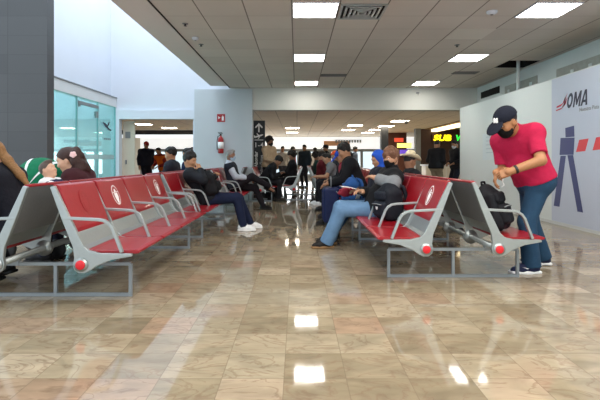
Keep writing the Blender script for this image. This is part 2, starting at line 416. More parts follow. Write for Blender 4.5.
def head(S, J, hs=1.):
    R = frame(J); c = J['head']; P = lambda x, y, z: c+J['hf']*x*hs+J['hl']*y*hs+J['hu']*z*hs
    r = lambda *a: [q*hs for q in a]
    S.ell(P(-.012, 0, .03), r(.098, .077, .092), R, k=.02)
    S.ell(P(.025, 0, -.045), r(.066, .060, .072), R, k=.05*hs)
    S.ell(P(.062, 0, -.092), r(.026, .028, .022), R, k=.03*hs)
    S.ell(P(.06, .038, -.02), r(.028, .026, .026), R, k=.03*hs); S.ell(P(.06, -.038, -.02), r(.028, .026, .026), R, k=.03*hs)
    S.ell(P(.078, 0, .034), r(.016, .052, .012), R, k=.02*hs)
    for s_ in (1, -1): S.ell(P(.098, s_*.032, .012), r(.016, .017, .012), R, k=.015*hs, sub=True)
    S.cone(P(.082, 0, .014), P(.104, 0, -.022), .009*hs, .0135*hs, k=.014*hs)
    S.ell(P(.092, .012, -.026), r(.012, .009, .008), R, k=.01*hs); S.ell(P(.092, -.012, -.026), r(.012, .009, .008), R, k=.01*hs)
    S.ell(P(.084, 0, -.055), r(.012, .024, .006), R, k=.01*hs); S.ell(P(.083, 0, -.066), r(.011, .021, .007), R, k=.008*hs)
    for s_ in (1, -1):
        S.ell(P(-.006, s_*.079, -.004), r(.020, .010, .032), R, k=.012*hs)
        S.ell(P(.000, s_*.090, -.002), r(.010, .006, .016), R, k=.006*hs, sub=True)
    S.cone(J['neck']-J['d']*.05, P(-.022, 0, -.05), .060, .054*hs+.002, k=.04)
    return S
def hand(J, i, curl=.5, back=None, hd=None, vox=.005, hs=1., spread=0.):
    w = J['wr'][i]; x = V(hd).normalized() if hd is not None else (w-J['el'][i]).normalized()
    b = V(back) if back is not None else V((.3, 0, 1)); z = (b-x*b.dot(x)); z = z.normalized() if z.length > 1e-3 else x.orthogonal().normalized()
    y = z.cross(x)*(-1 if i == 0 else 1)
    P = lambda a, b_, c: w+x*a*hs+y*b_*hs+z*c*hs
    S = Solid(vox); R = np.array([x, y, z]).T
    S.cone(w-(w-J['el'][i]).normalized()*.05, P(.015, 0, 0), .034*hs, .026*hs, k=.02)
    S.box(P(.052, 0, 0), [.045*hs, .040*hs, .0145*hs], R, .013*hs, k=.022*hs)
    S.ell(P(.035, .022, -.010), [.032*hs, .018*hs, .014*hs], R, k=.015*hs)
    for yo, x0, ln, r_ in ((.029, .088, .074, .0088), (.0095, .093, .082, .009), (-.0105, .090, .076, .0085), (-.029, .082, .06, .0075)):
        p = P(x0, yo, 0); a = 0
        for q, (fr_, da) in enumerate(((.45, .8), (.31, 1.), (.24, .7))):
            a += curl*da; dd = x*math.cos(a)-z*math.sin(a)+y*(yo*spread); e = p+dd.normalized()*ln*fr_*hs
            S.cone(p, e, (r_-q*.0007)*hs, (r_-.0007-q*.0007)*hs, k=.004*hs); p = e
    p0 = P(.02, .032, -.004); d1 = (x*.62+y*.72-z*(.15+curl*.5)).normalized(); p1 = p0+d1*.042*hs
    d2 = (x*.9+y*(.35-.5*curl)-z*(.2+curl*.4)).normalized(); p2 = p1+d2*.034*hs
    S.cone(p0, p1, .013*hs, .0108*hs, k=.014*hs); S.cone(p1, p2, .0105*hs, .0085*hs, k=.005*hs)
    return S.mesh()
def hairmesh(J, style, vox, hs=1., covered=False):
    R = frame(J); c = J['head']; f, l, u = J['hf'], J['hl'], J['hu']
    P = lambda x, y, z: c+f*x*hs+l*y*hs+u*z*hs
    W = lambda v: f*v[0]+l*v[1]+u*v[2]
    r = lambda *a: [q*hs for q in a]
    S = Solid(vox)
    face = [(P(.058, 0, .055), W(V((.8, 0, -.6)).normalized())), (P(.02, 0, -.04), W(V((.62, 0, -.78)).normalized()))]
    rng = random.Random(len(style)*7+int(vox*1e4))
    if style in ('short', 'bald'):
        S.ell(P(-.016, 0, .036), r(.104 if not covered else .101, .082 if not covered else .08, .097 if not covered else .094), R, cuts=face)
        if style == 'short' and not covered: S.ell(P(.035, .01, .112), r(.055, .06, .028), R, k=.03)
    elif style == 'messy':
        S.ell(P(-.018, 0, .04), r(.112, .09, .104), R, cuts=face)
        for _ in range(26):
            a = rng.uniform(0, 2*PI); e = rng.uniform(.25, 1.4); q = V((math.cos(a)*math.cos(e)*.1-.016, math.sin(a)*math.cos(e)*.083, math.sin(e)*.1+.035))
            S.ell(P(*q), r(.03, .028, .022), R, k=.012)
    elif style == 'curly':
        S.ell(P(-.022, 0, .045), r(.125, .105, .115), R, cuts=face)
        for _ in range(40):
            a = rng.uniform(0, 2*PI); e = rng.uniform(-.2, 1.45); q = V((math.cos(a)*math.cos(e)*.118-.03, math.sin(a)*math.cos(e)*.102, math.sin(e)*.112+.04))
            if q.x > .04 and q.z < .07: continue
            S.ell(P(*q), r(.036, .034, .03), R, k=.01)
    elif style == 'fringe':
        S.ell(P(-.018, 0, .036), r(.112, .09, .104), R, cuts=[(P(.075, 0, .035), W(V((.75, 0, -.66)).normalized())), face[1]])
        for _ in range(40):
            a = rng.uniform(-1.1, 1.1) if _ < 18 else rng.uniform(0, 2*PI); e = rng.uniform(.2, 1.4); q = V((math.cos(a)*math.cos(e)*.106-.014, math.sin(a)*math.cos(e)*.086, math.sin(e)*.1+.034))
            S.cone(P(*q), P(q.x+.012*math.cos(a), q.y*1.08, q.z-.045), .022*hs, .006*hs, k=.012)
    elif style in ('long', 'ponytail', 'lowpony', 'wavy'):
        S.ell(P(-.018, 0, .036), r(.110, .089, .102), R, cuts=face)
        if style == 'long':
            for y in (-.07, -.035, 0, .035, .07): S.cone(P(-.06-.03*(1-abs(y)/.07), y, .0), P(-.09, y*1.15, -.26), .04*hs, .022*hs, k=.03)
        elif style == 'lowpony':
            S.cone(P(-.09, 0, .02), P(-.125, 0, -.09), .036*hs, .036*hs, k=.03); S.cone(P(-.125, 0, -.09), P(-.19, .01, -.25), .036*hs, .034*hs, k=.03); S.cone(P(-.19, .01, -.25), P(-.24, .02, -.40), .034*hs, .012*hs, k=.02)
        elif style == 'ponytail':
            S.cone(P(-.10, 0, .05), P(-.15, 0, .0), .03*hs, .04*hs, k=.03); S.cone(P(-.15, 0, 0), P(-.15, .01, -.12), .042*hs, .040*hs, k=.03); S.cone(P(-.15, .01, -.12), P(-.11, .02, -.26), .040*hs, .014*hs, k=.02)
        else:
            for _ in range(34):
                a = rng.uniform(PI*.62, PI*1.38); z_ = rng.uniform(-.17, .08)
                S.ell(P(math.cos(a)*.10-.03, math.sin(a)*.085, z_), r(.04, .035, .045), R, k=.02)
    return S.mesh()

def person(label, loc, yaw, J, skn='b98a68', hair='1d1714', style='short', top='222326', sleeve=1.93, t=.016, trousers='20242f', shoes='1b1b1d',
           sole=None, mask=None, cap=None, vox=.014, hv=.007, bulk=1., belly=1., hem=-.06, hs=1., hands=True, curl=(.5, .5), back=(None, None), hd=(None, None),
           collar=None, hood=None, eyes=False, lt=.014, flare=0., vest=None, group=None, skirt=None, scale=1., foot=True, spread=0., hat=None, forearm=None):
    root = thing('person', label, 'person', loc, D(yaw), group); root.scale = (scale,)*3
    S = Solid(vox); torso(S, J, 0, (), belly, bulk)
    for i in (0, 1):
        arm(S, J, i, 0, 2, bulk); leg(S, J, i, 0, bulk)
        S.cone(J['an'][i]-V((0, 0, .03)), J['an'][i]+J['toe'][i]*.12-V((0, 0, .055)), .036, .028, k=.03)
    head(S, J, hs)
    parts = [S.mesh()]
    if hands:
        for i in (0, 1): parts.append(hand(J, i, curl[i], back[i], hd[i], hv, hs if hs < 1 else 1., spread))
    smesh('body', parts, skin(skn), root)
    d, pel = J['d'], J['pel']
    # trousers
    wc = [(pel+d*.10, d)]; S = Solid(vox); S.cone(J['hip'][0], J['hip'][1], .118*bulk+lt, k=.05); S.cone(pel, pel+d*.16, .135*bulk*max(1, belly*.96), .13*bulk, k=.06, cuts=wc)
    for sg in (1, -1): S.cone(pel+J['lat']*sg*.055, pel+d*.12+J['lat']*sg*.065, .108*bulk+lt, .106*bulk+lt, k=.06, cuts=wc)
    for i in (0, 1): leg(S, J, i, lt, bulk, True, flare)
    smesh('trousers', [S.mesh()], cloth(trousers), root)
    # top
    S = Solid(vox); hc = [(pel+d*hem, -d)]
    torso(S, J, t+.006, hc, belly, bulk)
    if hem < -.08:
        S.cone(pel-d*.12+J['lat']*.06, pel+d*.05+J['lat']*.06, .125*bulk+t, k=.05, cuts=hc); S.cone(pel-d*.12-J['lat']*.06, pel+d*.05-J['lat']*.06, .125*bulk+t, k=.05, cuts=hc)
    for i in (0, 1): arm(S, J, i, t, sleeve, bulk)
    S.cone(J['neck']-d*.02, J['neck']+d*.035, .075+t*.5, .068, k=.02)
    sh = smesh('shirt' if t < .02 else 'jacket', [S.mesh()], cloth(top), root)
    if collar:
        S = Solid(vox*.7); n = J['neck']; q = (J['head']-J['neck']).normalized()
        S.cone(n-q*.03, n+q*.045, .082+t*.4, .071+t*.3, k=.01); S.cone(n-q*.08, n+q*.1, .060, .060, k=.004, sub=True)
        smesh('collar', [S.mesh()], cloth(collar), sh)
    if vest:
        S = Solid(vox); torso(S, J, t+.016, [(pel+d*-.05, -d), (J['chest']+d*.19, d)], belly, bulk); smesh('vest', [S.mesh()], cloth(vest), root)
    # shoes
    if foot:
        sm = cloth(shoes, .6); so = cloth(sole or '2a2a2a', .6)
        for i in (0, 1):
            a = J['an'][i]; x = J['toe'][i]; n = (J['kn'][i]-a).normalized(); z = (V((0, 0, 1)) if abs(x.z) < .3 else n); z = (z-x*z.dot(x)).normalized(); y = z.cross(x)
            P = lambda p, q, r_: a+x*p+y*q+z*r_
            R = np.array([x, y, z]).T; S = Solid(min(vox, .01)); cut = [(P(0, 0, -.083), -z)]
            S.cone(P(-.035, 0, -.045), P(.10, 0, -.052), .046, .044, k=.03); S.cone(P(.1, 0, -.052), P(.165, 0, -.064), .043, .033, k=.03); S.cone(P(-.008, 0, .0), P(.02, 0, -.05), .047, .045, k=.03)
            so_ = smesh('shoe', [S.mesh(cut)], sm, root)
            S = Solid(min(vox, .009)); S.box(P(.0, 0, -.082), [.085, .045, .015], R, .014, k=.03); S.box(P(.11, 0, -.082), [.095, .048, .015], R, .014, k=.03)
            smesh('sole', [S.mesh()], so, so_)
    # head wear
    R = frame(J); c = J['head']; f, l, u = J['hf'], J['hl'], J['hu']; P = lambda x, y, z: c+f*x*hs+l*y*hs+u*z*hs
    W = lambda v: f*v[0]+l*v[1]+u*v[2]
    if style: smesh('hair', [hairmesh(J, style, min(vox, .011), hs, bool(cap or hat or hood))], mat('hair_'+hair, hair, .55, 0, .45, 70, .6, .4), root)
    if eyes:
        for s_ in (1, -1):
            mb = MB(); ct = P(.0765, s_*.031, .012); mb.lathe([(.001, -.009), (.007, -.006), (.0095, 0), (.007, .0065), (.0048, .008)], ct, f, 12, 0); mb.lathe([(.0048, .008), (.003, .009), (.0008, .0096)], ct, f, 12, 1)
            mb.build('eye', [M['whitep'], M['dark']], root)
            S = Solid(.004); S.cone(P(.089, s_*.014, .032), P(.078, s_*.052, .033), .0045, .003); smesh('eyebrow', [S.mesh()], cloth(hair, .7), root)
    if mask:
        S = Solid(min(vox, .008)); cut = [(P(.02, 0, 0), -f), (P(.09, 0, -.012), W(V((-.25, 0, 1)).normalized()))]
        S.ell(P(.03, 0, -.045), [.078*hs, .069*hs, .078*hs], R, k=.03, cuts=cut); S.ell(P(.075, 0, -.035), [.042*hs, .036*hs, .048*hs], R, k=.03, cuts=cut)
        S.ell(P(.06, 0, -.09), [.036*hs, .038*hs, .03*hs], R, k=.03, cuts=cut)
        mk = smesh('face_mask', [S.mesh()], cloth(mask), root)
        for s_ in (1, -1):
            mb = MB(); mb.tube([P(.035, s_*.064, -.02), P(.012, s_*.076, .012), P(-.012, s_*.082, .026), P(-.03, s_*.080, -.005)], .0025, 6)
            mb.tube([P(.03, s_*.062, -.075), P(.005, s_*.072, -.05), P(-.02, s_*.080, -.035)], .0025, 6); mb.build('ear_loop', cloth(mask), mk)
    if cap:
        S = Solid(min(vox, .008)); S.ell(P(-.014, 0, .045), [.112*hs, .093*hs, .098*hs], R, cuts=[(P(0, 0, .038), -u)]); S.ell(P(-.014, 0, .145), [.008]*3, k=.006)
        cp = smesh('cap', [S.mesh()], cloth(cap), root)
        S = Solid(min(vox, .006)); pf = P(.105, 0, .045); q = (f*.93-u*.36).normalized(); w_ = (u*.93+f*.36).normalized()
        S.ell(pf+q*.03, [.088*hs, .078*hs, .011*hs], np.array([q, l, w_]).T, cuts=[(P(.06, 0, 0), -f)]); smesh('brim', [S.mesh()], cloth(cap), cp)
    if hood:
        S = Solid(min(vox, .01)); S.ell(P(-.025, 0, .03), [.116*hs, .096*hs, .116*hs], R, cuts=[(P(.05, 0, 0), W(V((.95, 0, -.1)).normalized()))])
        S.cone(P(-.04, 0, -.08), J['neck']-d*.05, .085, .105, k=.05); smesh('hood', [S.mesh()], cloth(hood), root)
    if hat:
        S = Solid(.007); S.ell(P(-.012, 0, .10), [.095*hs, .078*hs, .105*hs], R, cuts=[(P(0, 0, .075), -u)]); S.ell(P(-.012, 0, .215), [.07*hs, .022*hs, .03*hs], R, k=.02, sub=True)
        ht = smesh('hat', [S.mesh()], cloth(hat, .7), root)
        mb = MB(); n = 36; vs = []
        for r_ in (.07, .1, .135, .165):
            for j in range(n):
                a = 2*PI*j/n; e = (r_-.07)/.095
                vs.append(P(-.012+r_*1.18*math.cos(a), r_*(1-.12*e)*math.sin(a), .075+.055*e*e*math.sin(a)**2-.02*e*math.cos(a)**2))
        vs += [v-u*.006 for v in vs]; q = 4*n; fs = []
        for i in range(3):
            for j in range(n):
                j2 = (j+1) % n; fs += [(i*n+j, i*n+j2, (i+1)*n+j2, (i+1)*n+j), (q+i*n+j, q+(i+1)*n+j, q+(i+1)*n+j2, q+i*n+j2)]
        for j in range(n):
            j2 = (j+1) % n; fs += [(3*n+j, 3*n+j2, q+3*n+j2, q+3*n+j), (j, q+j, q+j2, j2)]
        mb.add(vs, fs, 0, True); mb.build('brim', cloth(hat, .7), ht)
        mb = MB(); mb.tube([P(-.012+.098*math.cos(2*PI*j/28), .081*math.sin(2*PI*j/28), .088) for j in range(28)], .008, 6, closed=True); mb.build('hat_band', cloth('6b4a30'), ht)
    if forearm:
        for i in forearm[0]:
            S = Solid(vox); b_, c_ = J['el'][i], J['wr'][i]; n = (c_-b_).normalized()
            S.cone(J['sh'][i].lerp(b_, .72), b_, .058+t, .052+t, k=.03); S.cone(b_, c_, .053+t, .036+t, k=.03, cuts=[(b_.lerp(c_, .93), n)]); smesh('sleeve', [S.mesh()], cloth(forearm[1]), root)
    return root

# ------------------------------------------------------------------ the setting
def slab(name, x0, x1, y0, y1, z0, z1, m, kind=True):
    o = MB().box(x0, x1, y0, y1, z0, z1).build(name, m)
    return struct(o) if kind else o
HC = 3.1; LC = 2.49; YB = 12.5; YE = 27.0
slab('floor', -9.5, 9.5, -6, 28, -.1, 0, M['floor'])
# main ceiling, with the open hatch on the right near the wall
mb = MB(); hx0, hx1, hy0, hy1 = 4.27, 4.9, 9.05, 9.75
for a in ((-1.85, hx0, -6, YB), (hx1, 5.05, -6, YB), (hx0, hx1, -6, hy0), (hx0, hx1, hy1, YB)): mb.quad((a[0], a[2], HC), (a[0], a[3], HC), (a[1], a[3], HC), (a[1], a[2], HC))
struct(mb.build('ceiling', M['ceil']))
mb = MB(); mb.box(hx0-.05, hx1+.05, hy0-.05, hy1+.05, HC+.5, HC+.55)
for a in ((hx0-.05, hx0, hy0, hy1), (hx1, hx1+.05, hy0, hy1), (hx0, hx1, hy0-.05, hy0), (hx0, hx1, hy1, hy1+.05)): mb.box(*a, HC+.001, HC+.5)
struct(mb.build('trim_hatch', M['dark']))
slab('trim_soffit', -2.32, -1.875, -6, 12.1, HC-.01, HC+.7, M['soffit'])
slab('trim_shadow_gap', -1.876, -1.849, -6, 12.45, HC-.004, HC+.3, M['dark'])
slab('trim_cross_beam', -1.85, 6.2, YB, YB+.35, LC, HC+.2, M['beam'])
slab('ceiling_back_hall', -9.5, 9.5, YB+.3, YE, LC, LC+.05, M['ceil2'])
slab('wall_upper_right', 5.0, 5.1, -6, YB+.2, 0, HC+.1, M['upper'])
slab('trim_pillar', -2.84, -1.24, YB-.05, YB+.3, 0, 3.06, M['pillar'])
# white wall at the end of the atrium, with its opening
mb = MB(); mb.box(-9.5, -1.85, 12.56, 12.7, 2.24, 8); mb.box(-9.5, -4.94, 12.56, 12.7, 0, 2.24); mb.box(-2.9, -2.5, 12.56, 12.7, 0, 2.24)
struct(mb.build('wall_far', M['white']))
slab('trim_lintel', -5.0, -2.845, 12.5, 12.56, 2.24, 2.49, M['white'])
slab('trim_jamb', -5.0, -4.94, 12.5, 12.56, 0, 2.24, M['white'])
o = MB().box(-4.93, -4.6, 12.75, 12.81, 0, 2.2, 0).box(-4.86, -4.72, 12.735, 12.75, 1.72, 1.9, 1).box(-4.85, -4.82, 12.70, 12.75, .98, 1.1, 1).build('door_1', [M['beige'], M['greymid']]); struct(o)
# glazed left side of the atrium
slab('wall_left', -5.3, -5.2, 7.3, 12.6, 2.8, 8, M['white'])
slab('trim_glazing_header', -5.2, -5.03, 7.2, 12.55, 2.57, 2.82, mat('header_paint', 'd3d5d6', .6, 0, .03, 3))
slab('trim_header_cap', -5.22, -5.01, 7.2, 12.55, 2.815, 2.84, M['greymid'])
gy = [7.3, 9.1, 10.33, 11.42, 12.5]
for i in range(4):
    o = MB().box(-5.06, -5.05, gy[i]+.015, gy[i+1]-.015, .06, 2.57).build('window_%d' % (i+1), M['glass']); struct(o)
    f = MB().box(-5.075, -5.035, gy[i+1]-.014, gy[i+1]+.014, 0, 2.57).build('frame', mat('teal_edge', '8fb5b8', .3, .2, .05, 8), o)
o = MB().box(-5.08, -5.02, 10.35, 11.4, 2.40, 2.47).box(-5.075, -5.025, 10.4, 10.46, 2.34, 2.40).box(-5.085, -5.015, 11.30, 11.36, 2.16, 2.32).build('trim_door_track', M['greymid']); struct(o)
o = MB().box(-5.045, -5.04, 10.5, 12.4, 1.12, 1.24).build('trim_glass_band', mat('frosted_band', 'a8cdd2', .5, 0, .1, 30)); struct(o)
slab('outside_ground', -30, -5.3, 2, 40, -.12, -.02, M['tarmac'])
mb = MB(); mb.box(-13.5, -13, 6, 40, -.02, 1.25, 0).box(-13.45, -13, 6, 40, 1.25, 1.6, 1).box(-13.5, -13.05, 6, 40, 1.6, 2.1, 0)
for k in range(14): mb.box(-13.02, -12.95, 6.5+k*2.4, 6.62+k*2.4, 0, 2.1, 1)
struct(mb.build('outside_building', [M['exterior'], mat('outside_glazing', 'a9c4c9', .3, 0, .05, 2)]))
# dark clad pier on the left
slab('wall_pier', -6.6, -3.888, 7.0, 7.2, 0, 8, M['column'])
# hoarding along the right
struct(MB().box(4.44, 4.52, -4, 12.26, 0, 2.5).build('wall_right', M['hoard']))
mb = MB().box(4.435, 4.525, -4, 12.265, 2.5, 2.512).box(4.432, 4.44, -4, 12.26, 0, .05); struct(mb.build('trim_hoarding', M['upper']))
# rubbed-off plaster and openings on the wall above the hoarding
for i, (y0, y1, z0, z1, k) in enumerate([(9.35, 10.8, 2.45, 2.86, 'patch'), (5.4, 8.65, 2.45, 2.84, 'patch'), (11.1, 12.2, 2.76, 2.93, 'dark')]):
    mb = MB().box(4.985, 5.0, y0, y1, z0, z1)
    if k == 'patch':
        q = y0+.2
        while q < y1-.15: mb.box(4.975, 4.985, q, q+.09, 2.55, z1-.1, 1); q += .5
    struct(mb.build('trim_bare_strip' if k == 'patch' else 'trim_opening', [M[k], M['upper']]))
struct(MB().tube([(4.62, 9.4, 2.4), (4.62, 9.4, 3.4)], .035, 12).build('trim_pipe', M['upper']))

# far end of the back hall
mb = MB()
mb.box(-9.5, 9.5, YE, YE+.2, 1.72, LC+.1, 0)
mb.box(-9.5, 9.5, YE, YE+.2, 0, .25, 1)
for x in np.arange(-9.5, 9.5, 1.9): mb.box(x, x+.16, YE, YE+.2, .25, 1.72, 1)
mb.box(-9.5, 9.5, YE-.02, YE+.15, 1.60, 1.76, 1)
struct(mb.build('wall_end', [mat('fascia_glow_paint', 'f3f6f8', .6, 0, .02, 1, emit=.55), M['greymid']]))  # brightness of the white fascia is put into its paint as emission
struct(MB().box(-30, 30, 34, 34.2, -.1, 6).build('outside_backdrop_wall', M['exterior']))
slab('outside_apron', -30, 30, 28, 34, -.12, -.02, M['tarmac'])
slab('wall_hall_right', 8.2, 8.3, 12.7, YE, 0, LC, M['beige'])
slab('wall_hall_left', -9.5, -9.4, 12.7, YE, 0, LC, M['beige'])
# left hall: dark bulkhead with pale counter front, seen through the opening
o = struct(MB().box(-9, -4.1, 21.0, 21.3, 2.28, LC, 0).box(-9, -4.1, 20.9, 21.3, 2.14, 2.28, 1).build('trim_bulkhead', [M['black'], mat('bulkhead_glow_paint', 'eef4fb', .6, 0, .02, 1, emit=.7)]))  # pale front glows by its material to look lit, no lamp there
# posts on the right of the back hall
for x, y, w, k in ((5.35, 20.0, .24, 'greymid'), (3.6, 18.6, .3, 'black')):
    struct(MB().box(x-w/2, x+w/2, y-w/2, y+w/2, 0, LC).build('trim_post', M[k]))
struct(MB().box(5.55, 8.2, 20.2, 20.4, 0, LC, 0).box(5.55, 6.1, 20.19, 20.2, 0, LC, 0).build('wall_shop', M['brown']))
struct(MB().box(6.0, 6.25, 14.5, 20.1, 2.36, LC, 0).build('trim_shop_light', emit_material('strip_glow', 'ffe9b8', 2.2)))
struct(MB().box(5.7, 8.2, 14.5, 20.2, LC-.02, LC-.005, 0).build('trim_shop_soffit', mat('shop_soffit', '8b6a35', .6, 0, .1, 3)))

# ------------------------------------------------------------------ lights set in the ceilings
def light_panel(x, y, z, label, group, m='lamp', w=.6):
    t = thing('ceiling_light', label, 'light', (x, y, z), 0, group); h = w/2
    mb = MB()
    for a in ((-h, -h+.015, -h, h), (h-.015, h, -h, h), (-h+.015, h-.015, -h, -h+.015), (-h+.015, h-.015, h-.015, h)): mb.box(*a, -.012, .0)
    mb.build('frame', M['white'], t)
    MB().box(-h+.014, h-.014, -h+.014, h-.014, -.008, -.001).build('diffuser', M[m], t)
    return t
words = {6.0: 'nearest', 8.8: 'middle', 11.7: 'farthest', 3.2: 'above the camera', .4: 'behind', -2.4: 'rearmost'}
for x, row in ((.24, 'over the aisle'), (3.34, 'over the right benches')):
    for y in (6.0, 8.8, 11.7):
        light_panel(x, y, HC, f'square white ceiling light, {words[y]} of the three in the row {row}', 'square lights in the near ceiling')
for x in (.24, 3.34):
    for y in (3.2, .4, -2.4): light_panel(x, y, HC, 'square white ceiling light outside the view, above the nearest floor', 'square lights overhead outside the view')
back = [(3.66, 16.0, 'square warm light just behind the cross beam, nearest in the right row'), (3.64, 18.4, 'second warm light behind the cross beam in the right row'), (3.6, 20.6, 'third warm light in the right row of the back hall'),
        (3.6, 22.8, 'fourth warm light in the right row of the back hall'), (2.33, 18.1, 'first warm light in the middle row of the back hall'), (2.36, 20.8, 'second warm light in the middle row of the back hall'),
        (-.2, 19.5, 'warm light near the boarding sign, nearer of the two'), (-.25, 22.7, 'warm light near the boarding sign, farther of the two'), (-5.5, 19.4, 'oval warm light seen through the left opening, right one'), (-5.95, 17.4, 'small warm light seen through the left opening, left one')]
for x, y, l in back: light_panel(x, y, LC, l, 'lights in the back hall ceiling', 'lamp2')

# ------------------------------------------------------------------ ceiling fittings
t = thing('ceiling_vent', 'square grey louvred air diffuser beside the nearest aisle light', 'vent', (.87, 6.05, HC))
mb = MB()
for h in (.30, .235, .175, .115, .06):
    for a in ((-h, -h+.028, -h, h), (h-.028, h, -h, h), (-h+.028, h-.028, -h, -h+.028), (-h+.028, h-.028, h-.028, h)): mb.box(*a, -.02-.05*(.3-h), -.004)
mb.build('louvre', M['alu'], t); MB().box(-.29, .29, -.29, .29, -.003, -.001).build('backing', M['dark'], t)
for x, y, w, l in ((.86, 10.6, .3, 'small dark slot vent between the two light rows, far end'), (3.85, 10.3, .28, 'small dark slot vent close to the far right ceiling light')):
    t = thing('slot_vent', l, 'vent', (x, y, HC)); MB().box(-w, w, -.14, .14, -.006, -.001).build('backing', mat('vent_grey', '5d5a55', .7, 0, .1, 20), t)
    mb = MB(); [mb.box(-w, w, -.12+k*.06, -.105+k*.06, -.012, -.006) for k in range(5)]; mb.build('slat', M['greymid'], t)
for x, y, l, k in ((-1.66, 7.35, 'white round smoke detector near the soffit edge', .055), (2.62, 6.05, 'flat white ceiling sensor right of the louvred diffuser', .07)):
    t = thing('smoke_detector', l, 'detector', (x, y, HC)); MB().lathe([(k, 0), (k, -.02), (k*.8, -.035), (k*.35, -.045)], (0, 0, 0), n=20).build('housing', M['white'], t); MB().lathe([(k*.3, -.044), (k*.25, -.052)], (0, 0, 0), n=14).build('sensor_cap', M['greymid'], t)
for x, y, l in ((-1.64, 6.6, 'small round sprinkler head left of the smoke detector'), (-1.66, 7.78, 'dark sprinkler head just beyond the smoke detector'), (2.78, 7.82, 'dark sprinkler head between the aisle and right lights')):
    t = thing('ceiling_sprinkler', l, 'sprinkler', (x, y, HC)); MB().lathe([(.045, 0), (.04, -.008)], (0, 0, 0), n=16).build('rosette', M['greymid'], t); MB().lathe([(.012, -.008), (.012, -.03), (.025, -.033), (.025, -.036)], (0, 0, 0), n=12).build('nozzle', M['black'], t)
tag(MB().box(-.3, .3, -.3, .3, -.004, -.001).build('ceiling_panel', mat('new_tile', 'd9d6cd', .5, 0, .03, 3)), 'one paler square ceiling tile among grey ones, right side', 'ceiling panel').location = (2.74, 7.15, HC)
t = thing('ceiling_camera', 'small black dome camera under the back hall ceiling', 'camera', (3.86, 15.9, LC)); MB().lathe([(.09, 0), (.09, -.03)], (0, 0, 0)).build('base', M['greymid'], t); MB().lathe([(.075, -.03), (.07, -.07), (.04, -.1), (.01, -.11)], (0, 0, 0)).build('dome', M['black'], t)
t = thing('hanging_hook', 'tiny hanger fixed to the cross beam face', 'hook', (3.35, YB-.02, 2.95)); MB().box(-.04, .04, 0, .02, -.01, .03).build('plate', M['greymid'], t); MB().tube([(0, 0, 0), (0, -.04, -.01), (0, -.04, -.06)], .008).build('peg', M['greymid'], t)

# ------------------------------------------------------------------ signs
# poster on the hoarding
XW = 4.438
t = thing('wall_poster', 'pale blue printed panel on the hoarding with barrier gate drawing', 'poster', (XW, 5.5, 0))
MB().box(-.004, 0, -3.0, 7.835-5.5, .052, 2.495).build('sheet', M['poster'], t)
def flat(name, polys, m, par, x=-.0055, oy=5.5):
    mb = MB(); mb.m = []
    for i, p in enumerate(polys): mb.prism([(a-oy, b) for a, b in p], lambda a, b, d: (d, a, b), x-.0006*i, x+.0012)
    return mb.build(name, m, par)
flat('tower_print', [[(7.436, 1.629), (7.2, 1.65), (7.19, 1.473), (7.428, 1.473)], [(7.568, 1.47), (7.187, 1.459), (7.213, 1.185), (7.597, 1.185)], [(7.568, 1.17), (7.42, 1.17), (7.60, .31), (7.77, .31)], [(7.373, 1.18), (7.226, 1.18), (6.974, .285), (7.11, .285)]], M['navyprint'], t)
A = lambda y: 1.44 - (y-6.594)*.045
bars = []; yy = 7.12
while yy > 3.2:
    y2 = yy-.25; bars.append([(yy-.05, A(yy)), (y2-.03, A(y2)), (y2+.05, A(y2)-.19), (yy+.03, A(yy)-.19)]); yy -= .40
for b_ in bars: flat('barrier_stripe', [b_], M['redprint'], t)
def logo(u, v): return (7.41-.235*u*0-(u*.225+v*.055)+.0, 1.945+v*.24+(u*.0))
def ring(a0, a1, n=12):
    o_ = [(.33+.33*math.cos(a0+(a1-a0)*i/n), .5+.5*math.sin(a0+(a1-a0)*i/n)) for i in range(n+1)]; i_ = [(.33+.16*math.cos(a1+(a0-a1)*i/n), .5+.29*math.sin(a1+(a0-a1)*i/n)) for i in range(n+1)]
    return o_+i_
flat('letter_o', [[logo(*q_) for q_ in ring(PI/2, PI*1.5)], [logo(*q_) for q_ in ring(-PI/2, PI/2)]], M['ink'], t)
flat('letter_m', [[logo(.78+a_, b_) for a_, b_ in ((0, 0), (0, 1), (.2, 1), (.40, .45), (.60, 1), (.80, 1), (.80, 0), (.63, 0), (.63, .62), (.46, .12), (.34, .12), (.17, .62), (.17, 0))]], M['ink'], t)
flat('letter_a', [[logo(1.64+a_, b_) for a_, b_ in ((0, 0), (.26, 1), (.48, 1), (.74, 0), (.55, 0), (.37, .78), (.19, 0))], [logo(1.64+a_, b_) for a_, b_ in ((.2, .2), (.25, .36), (.49, .36), (.54, .2))]], M['ink'], t)
text('small_lettering', 'Nuestra Pista al', .085, (-.006, 7.07-5.5, 1.86), (PI/2, 0, -PI/2), M['greymid'], t, .1, 0, .001)
flat('swoosh', [[(7.69, 1.985), (7.56, 2.0), (7.46, 2.06), (7.375, 2.20), (7.43, 2.10), (7.53, 2.04), (7.68, 2.015)], [(7.70, 1.935), (7.56, 1.95), (7.45, 2.01), (7.37, 2.14), (7.42, 2.03), (7.54, 1.975), (7.70, 1.955)]], mat('swoosh_print', 'c2314a', .45, 0, .03, 5), t)
t = thing('wall_notice', 'faint pale notice sheet on the white hoarding behind the capped man', 'notice', (XW, 10.2, 0))
MB().box(-.003, 0, -.55, .55, 1.1, 1.72).build('sheet', mat('notice_print', 'd3dfe4', .5, 0, .03, 3), t)
mb = MB(); [mb.box(-.005, -.003, -.4, .35, 1.62-k*.09, 1.645-k*.09) for k in range(5)]; mb.build('text_line', mat('notice_line', 'bccbd3', .5, 0, .03, 3), t)
